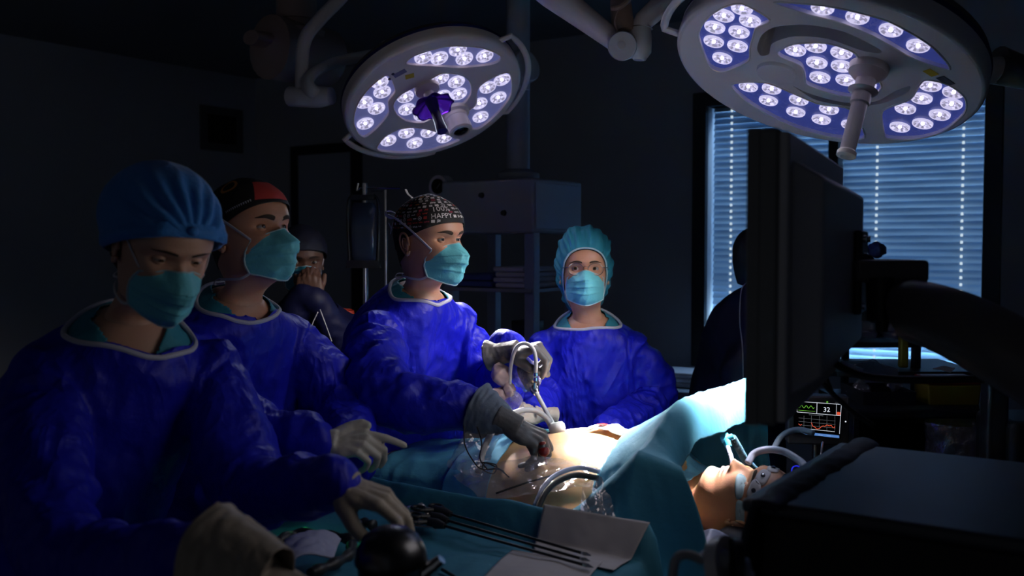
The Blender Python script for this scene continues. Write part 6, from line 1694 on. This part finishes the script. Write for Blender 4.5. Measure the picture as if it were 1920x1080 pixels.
# pale stacks on a low cabinet between the nurse and the window
cbn = empty('low_cabinet', 'dark low cabinet under the window left part behind the nurse', 'cabinet', room(wall_a(1300) , WB - .32, 0), ANG)
m = MB(); m.box((0, 0, .39), (.9, .5, .74)); m.build('body', 'pendant_grey', cbn, bevel=.005)
m = MB(); m.box((0, 0, .775), (.94, .54, .03)); m.build('worktop', 'pendant_panel', cbn, bevel=.005)
for s in (-1, 1):
    m = MB(); m.box((s * .22, -.256, .39), (.42, .012, .68)); d = m.build('door', 'pendant_grey', cbn, bevel=.003)
    m = MB(); m.tube([(s * .05, -.275, .36), (s * .05, -.275, .50)], .006, 8); m.build('handle', 'steel', d)
for k in range(3):
    m = MB(); m.box((0, 0, 0), (.30, .28, .026)); o = m.build('folded_sheet', 'linen', bevel=.010); o.location = cbn.location + UU * .12 + Vector((0, 0, .806 + .028 * k)); o.rotation_euler = (0, 0, ANG + .05 * k)
    tag(o, ['bottom folded sheet of the stack on low cabinet', 'middle folded sheet of the stack on low cabinet', 'top folded sheet of the stack on low cabinet'][k], 'linen', 'folded sheets on the low cabinet')
# equipment tower silhouetted before the window, right of the monitor
tw = empty('equipment_tower', 'dark equipment tower silhouetted against the blind right of the monitor', 'equipment rack', at(1700, 700, 3.6), 0); T0 = tw.location; tw.location = (T0.x, T0.y, 0)
def tb_(name, px0, px1, py0, py1, Y, d, m_, **k):
    p, q = at(px0, py0, Y), at(px1, py1, Y); b = MB(); b.box(((p.x + q.x) / 2 - tw.location.x, d / 2 + Y - tw.location.y, (p.z + q.z) / 2), (abs(q.x - p.x), d, abs(q.z - p.z))); return b.build(name, m_, tw, bevel=.004)
tb_('upper_device', 1600, 1735, 522, 560, 3.6, .35, 'dark_plastic')
tb_('upper_device', 1604, 1716, 488, 522, 3.65, .30, 'dark_plastic')
tb_('shelf', 1586, 1730, 642, 652, 3.6, .38, 'frame_dark')
tb_('shelf', 1575, 1720, 560, 570, 3.6, .38, 'frame_dark')
tb_('back_panel', 1580, 1718, 570, 642, 3.95, .02, 'frame_dark')
tb_('upright', 1716, 1724, 520, 860, 3.6, .03, 'frame_dark')
tb_('upright', 1583, 1590, 520, 860, 3.9, .03, 'frame_dark')
tb_('work_surface', 1570, 1850, 697, 706, 3.5, .4, 'frame_dark')
tb_('drawer_block', 1600, 1830, 760, 860, 3.5, .4, 'cart_body')
tb_('base', 1600, 1830, 990, 1040, 3.5, .4, 'cart_body')
tb_('drawer_block', 1600, 1830, 860, 990, 3.5, .4, 'cart_body')
tb_('monitor_back', 1706, 1735, 500, 522, 3.62, .1, 'clear_box')
# small parts on it
def bagish(label, c0, c1, r, m_, seed, name='plastic_bag', cat='bag', amp=.008):
    return crumple(name, m_, blobc(c0, c1, r * .5, r * .5, r * .6), 36, 20, label, cat, amp, 22, seed, thick=0)
bagish('crumpled dark blue cloth on the top of the equipment tower', at(1628, 468, 3.75), at(1658, 468, 3.75), .026, 'linen_blue', 3, 'blue_cloth', 'cloth')
bagish('dim clear bag at the left of the tower shelf', at(1600, 622, 3.7), at(1640, 618, 3.7), .03, 'film_clear', 5)
bagish('dim clear bag at the right of the tower shelf', at(1655, 618, 3.7), at(1690, 612, 3.7), .04, 'film_clear', 7)
def tray(label, px0, px1, py0, py1, Y, m_, name='tray', cat='tray', mat_wall=None):
    p, q = at(px0, py1, Y), at(px1, py1, Y); h = at(px0, py0, Y).z - p.z; w_ = q.x - p.x; r = MB(); t = .004; d = .22
    r.box((0, 0, t / 2), (w_ * .9, d, t)); 
    for s in (-1, 1): r.box((s * w_ * .47, 0, h / 2), (t, d, h)); r.box((0, s * d / 2, h / 2), (w_ * .94, t, h))
    o = r.build(name, m_, smooth=False); o.location = ((p.x + q.x) / 2, Y, p.z); return tag(o, label, cat)
tray('clear open tray with fine things below the bright blind strip', 1596, 1662, 684, 702, 3.45, 'clear_box')
tray('black instrument tray holding shiny packets left of the yellow bin', 1595, 1695, 726, 752, 3.35, 'dark_plastic')
cable('wire_holder', [at(1602, 684, 3.4), at(1620, 680, 3.4), at(1637, 674, 3.4), at(1650, 682, 3.4), at(1660, 688, 3.4)], .002, 'steel', 'bent thin wire standing on the clear tray', 'wire')
bagish('shiny clear packet in the left of the black tray', at(1600, 728, 3.36), at(1630, 726, 3.36), .022, 'film_clear', 9, 'clear_packet', 'packet')
bagish('shiny clear packet in the right of the black tray', at(1660, 722, 3.36), at(1690, 724, 3.36), .018, 'film_clear', 11, 'clear_packet', 'packet')
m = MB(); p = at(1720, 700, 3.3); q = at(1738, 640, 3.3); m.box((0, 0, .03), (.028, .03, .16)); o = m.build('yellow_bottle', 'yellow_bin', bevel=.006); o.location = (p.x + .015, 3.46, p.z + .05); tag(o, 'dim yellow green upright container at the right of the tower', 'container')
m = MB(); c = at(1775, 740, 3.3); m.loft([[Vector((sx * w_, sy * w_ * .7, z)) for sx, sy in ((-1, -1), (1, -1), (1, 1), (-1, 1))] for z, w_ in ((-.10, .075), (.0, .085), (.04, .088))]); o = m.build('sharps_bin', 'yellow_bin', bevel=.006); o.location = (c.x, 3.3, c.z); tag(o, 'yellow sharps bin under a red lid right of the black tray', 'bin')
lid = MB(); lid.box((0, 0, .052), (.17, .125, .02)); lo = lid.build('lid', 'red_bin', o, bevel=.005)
m = MB(); b3 = crumple('paper_packet', 'gauze', lambda u, v: lerp(lerp(at(1748, 692, 3.22), at(1772, 686, 3.25), v), lerp(at(1782, 700, 3.22), at(1790, 692, 3.25), v), u), 12, 12, 'white paper packet lying on the red lid', 'packet', .003, 20, 4, thick=.002)
cs = empty('supply_trolley', 'dark trolley with bagged bins standing under the yellow bin', 'trolley', (at(1700, 800, 3.3).x, 3.32, 0))
zt = at(1700, 762, 3.3).z
m = MB(); m.box((.02, 0, zt), (.50, .36, .03)); m.build('top_shelf', 'cart_body', cs, bevel=.01)
for s in (-1, 1): m = MB(); m.box((.02 + s * .24, 0, zt / 2), (.02, .34, zt)); m.build('side_panel', 'cart_body', cs, bevel=.004)
m = MB(); m.box((.02, 0, .06), (.5, .36, .04)); m.build('base_shelf', 'cart_body', cs, bevel=.01)
crumple('bin_liner', 'film_clear', lambda u, v: (lambda A_: Vector((cs.location.x + .12 + .13 * math.cos(A_), 3.12 + .10 * math.sin(A_), zt - .02 - .14 * v)))(2 * math.pi * u), 60, 16, 'dim translucent bin liner hanging at the front of the supply trolley', 'bag', .008, 24, 14, thick=0)
# dark boom right of the picture
bm_ = empty('equipment_column', 'dark vertical column at the right picture edge', 'column', (at(1880, 800, 2.9).x, 2.9, 0))
m = MB(); m.box((.10, 0, .55), (.26, .24, 1.1)); m.build('housing', 'cart_body', bm_, bevel=.02)
m = MB(); m.box((-.05, -.05, .93), (.06, .06, .70)); m.build('post', 'dark_plastic', bm_, bevel=.01)
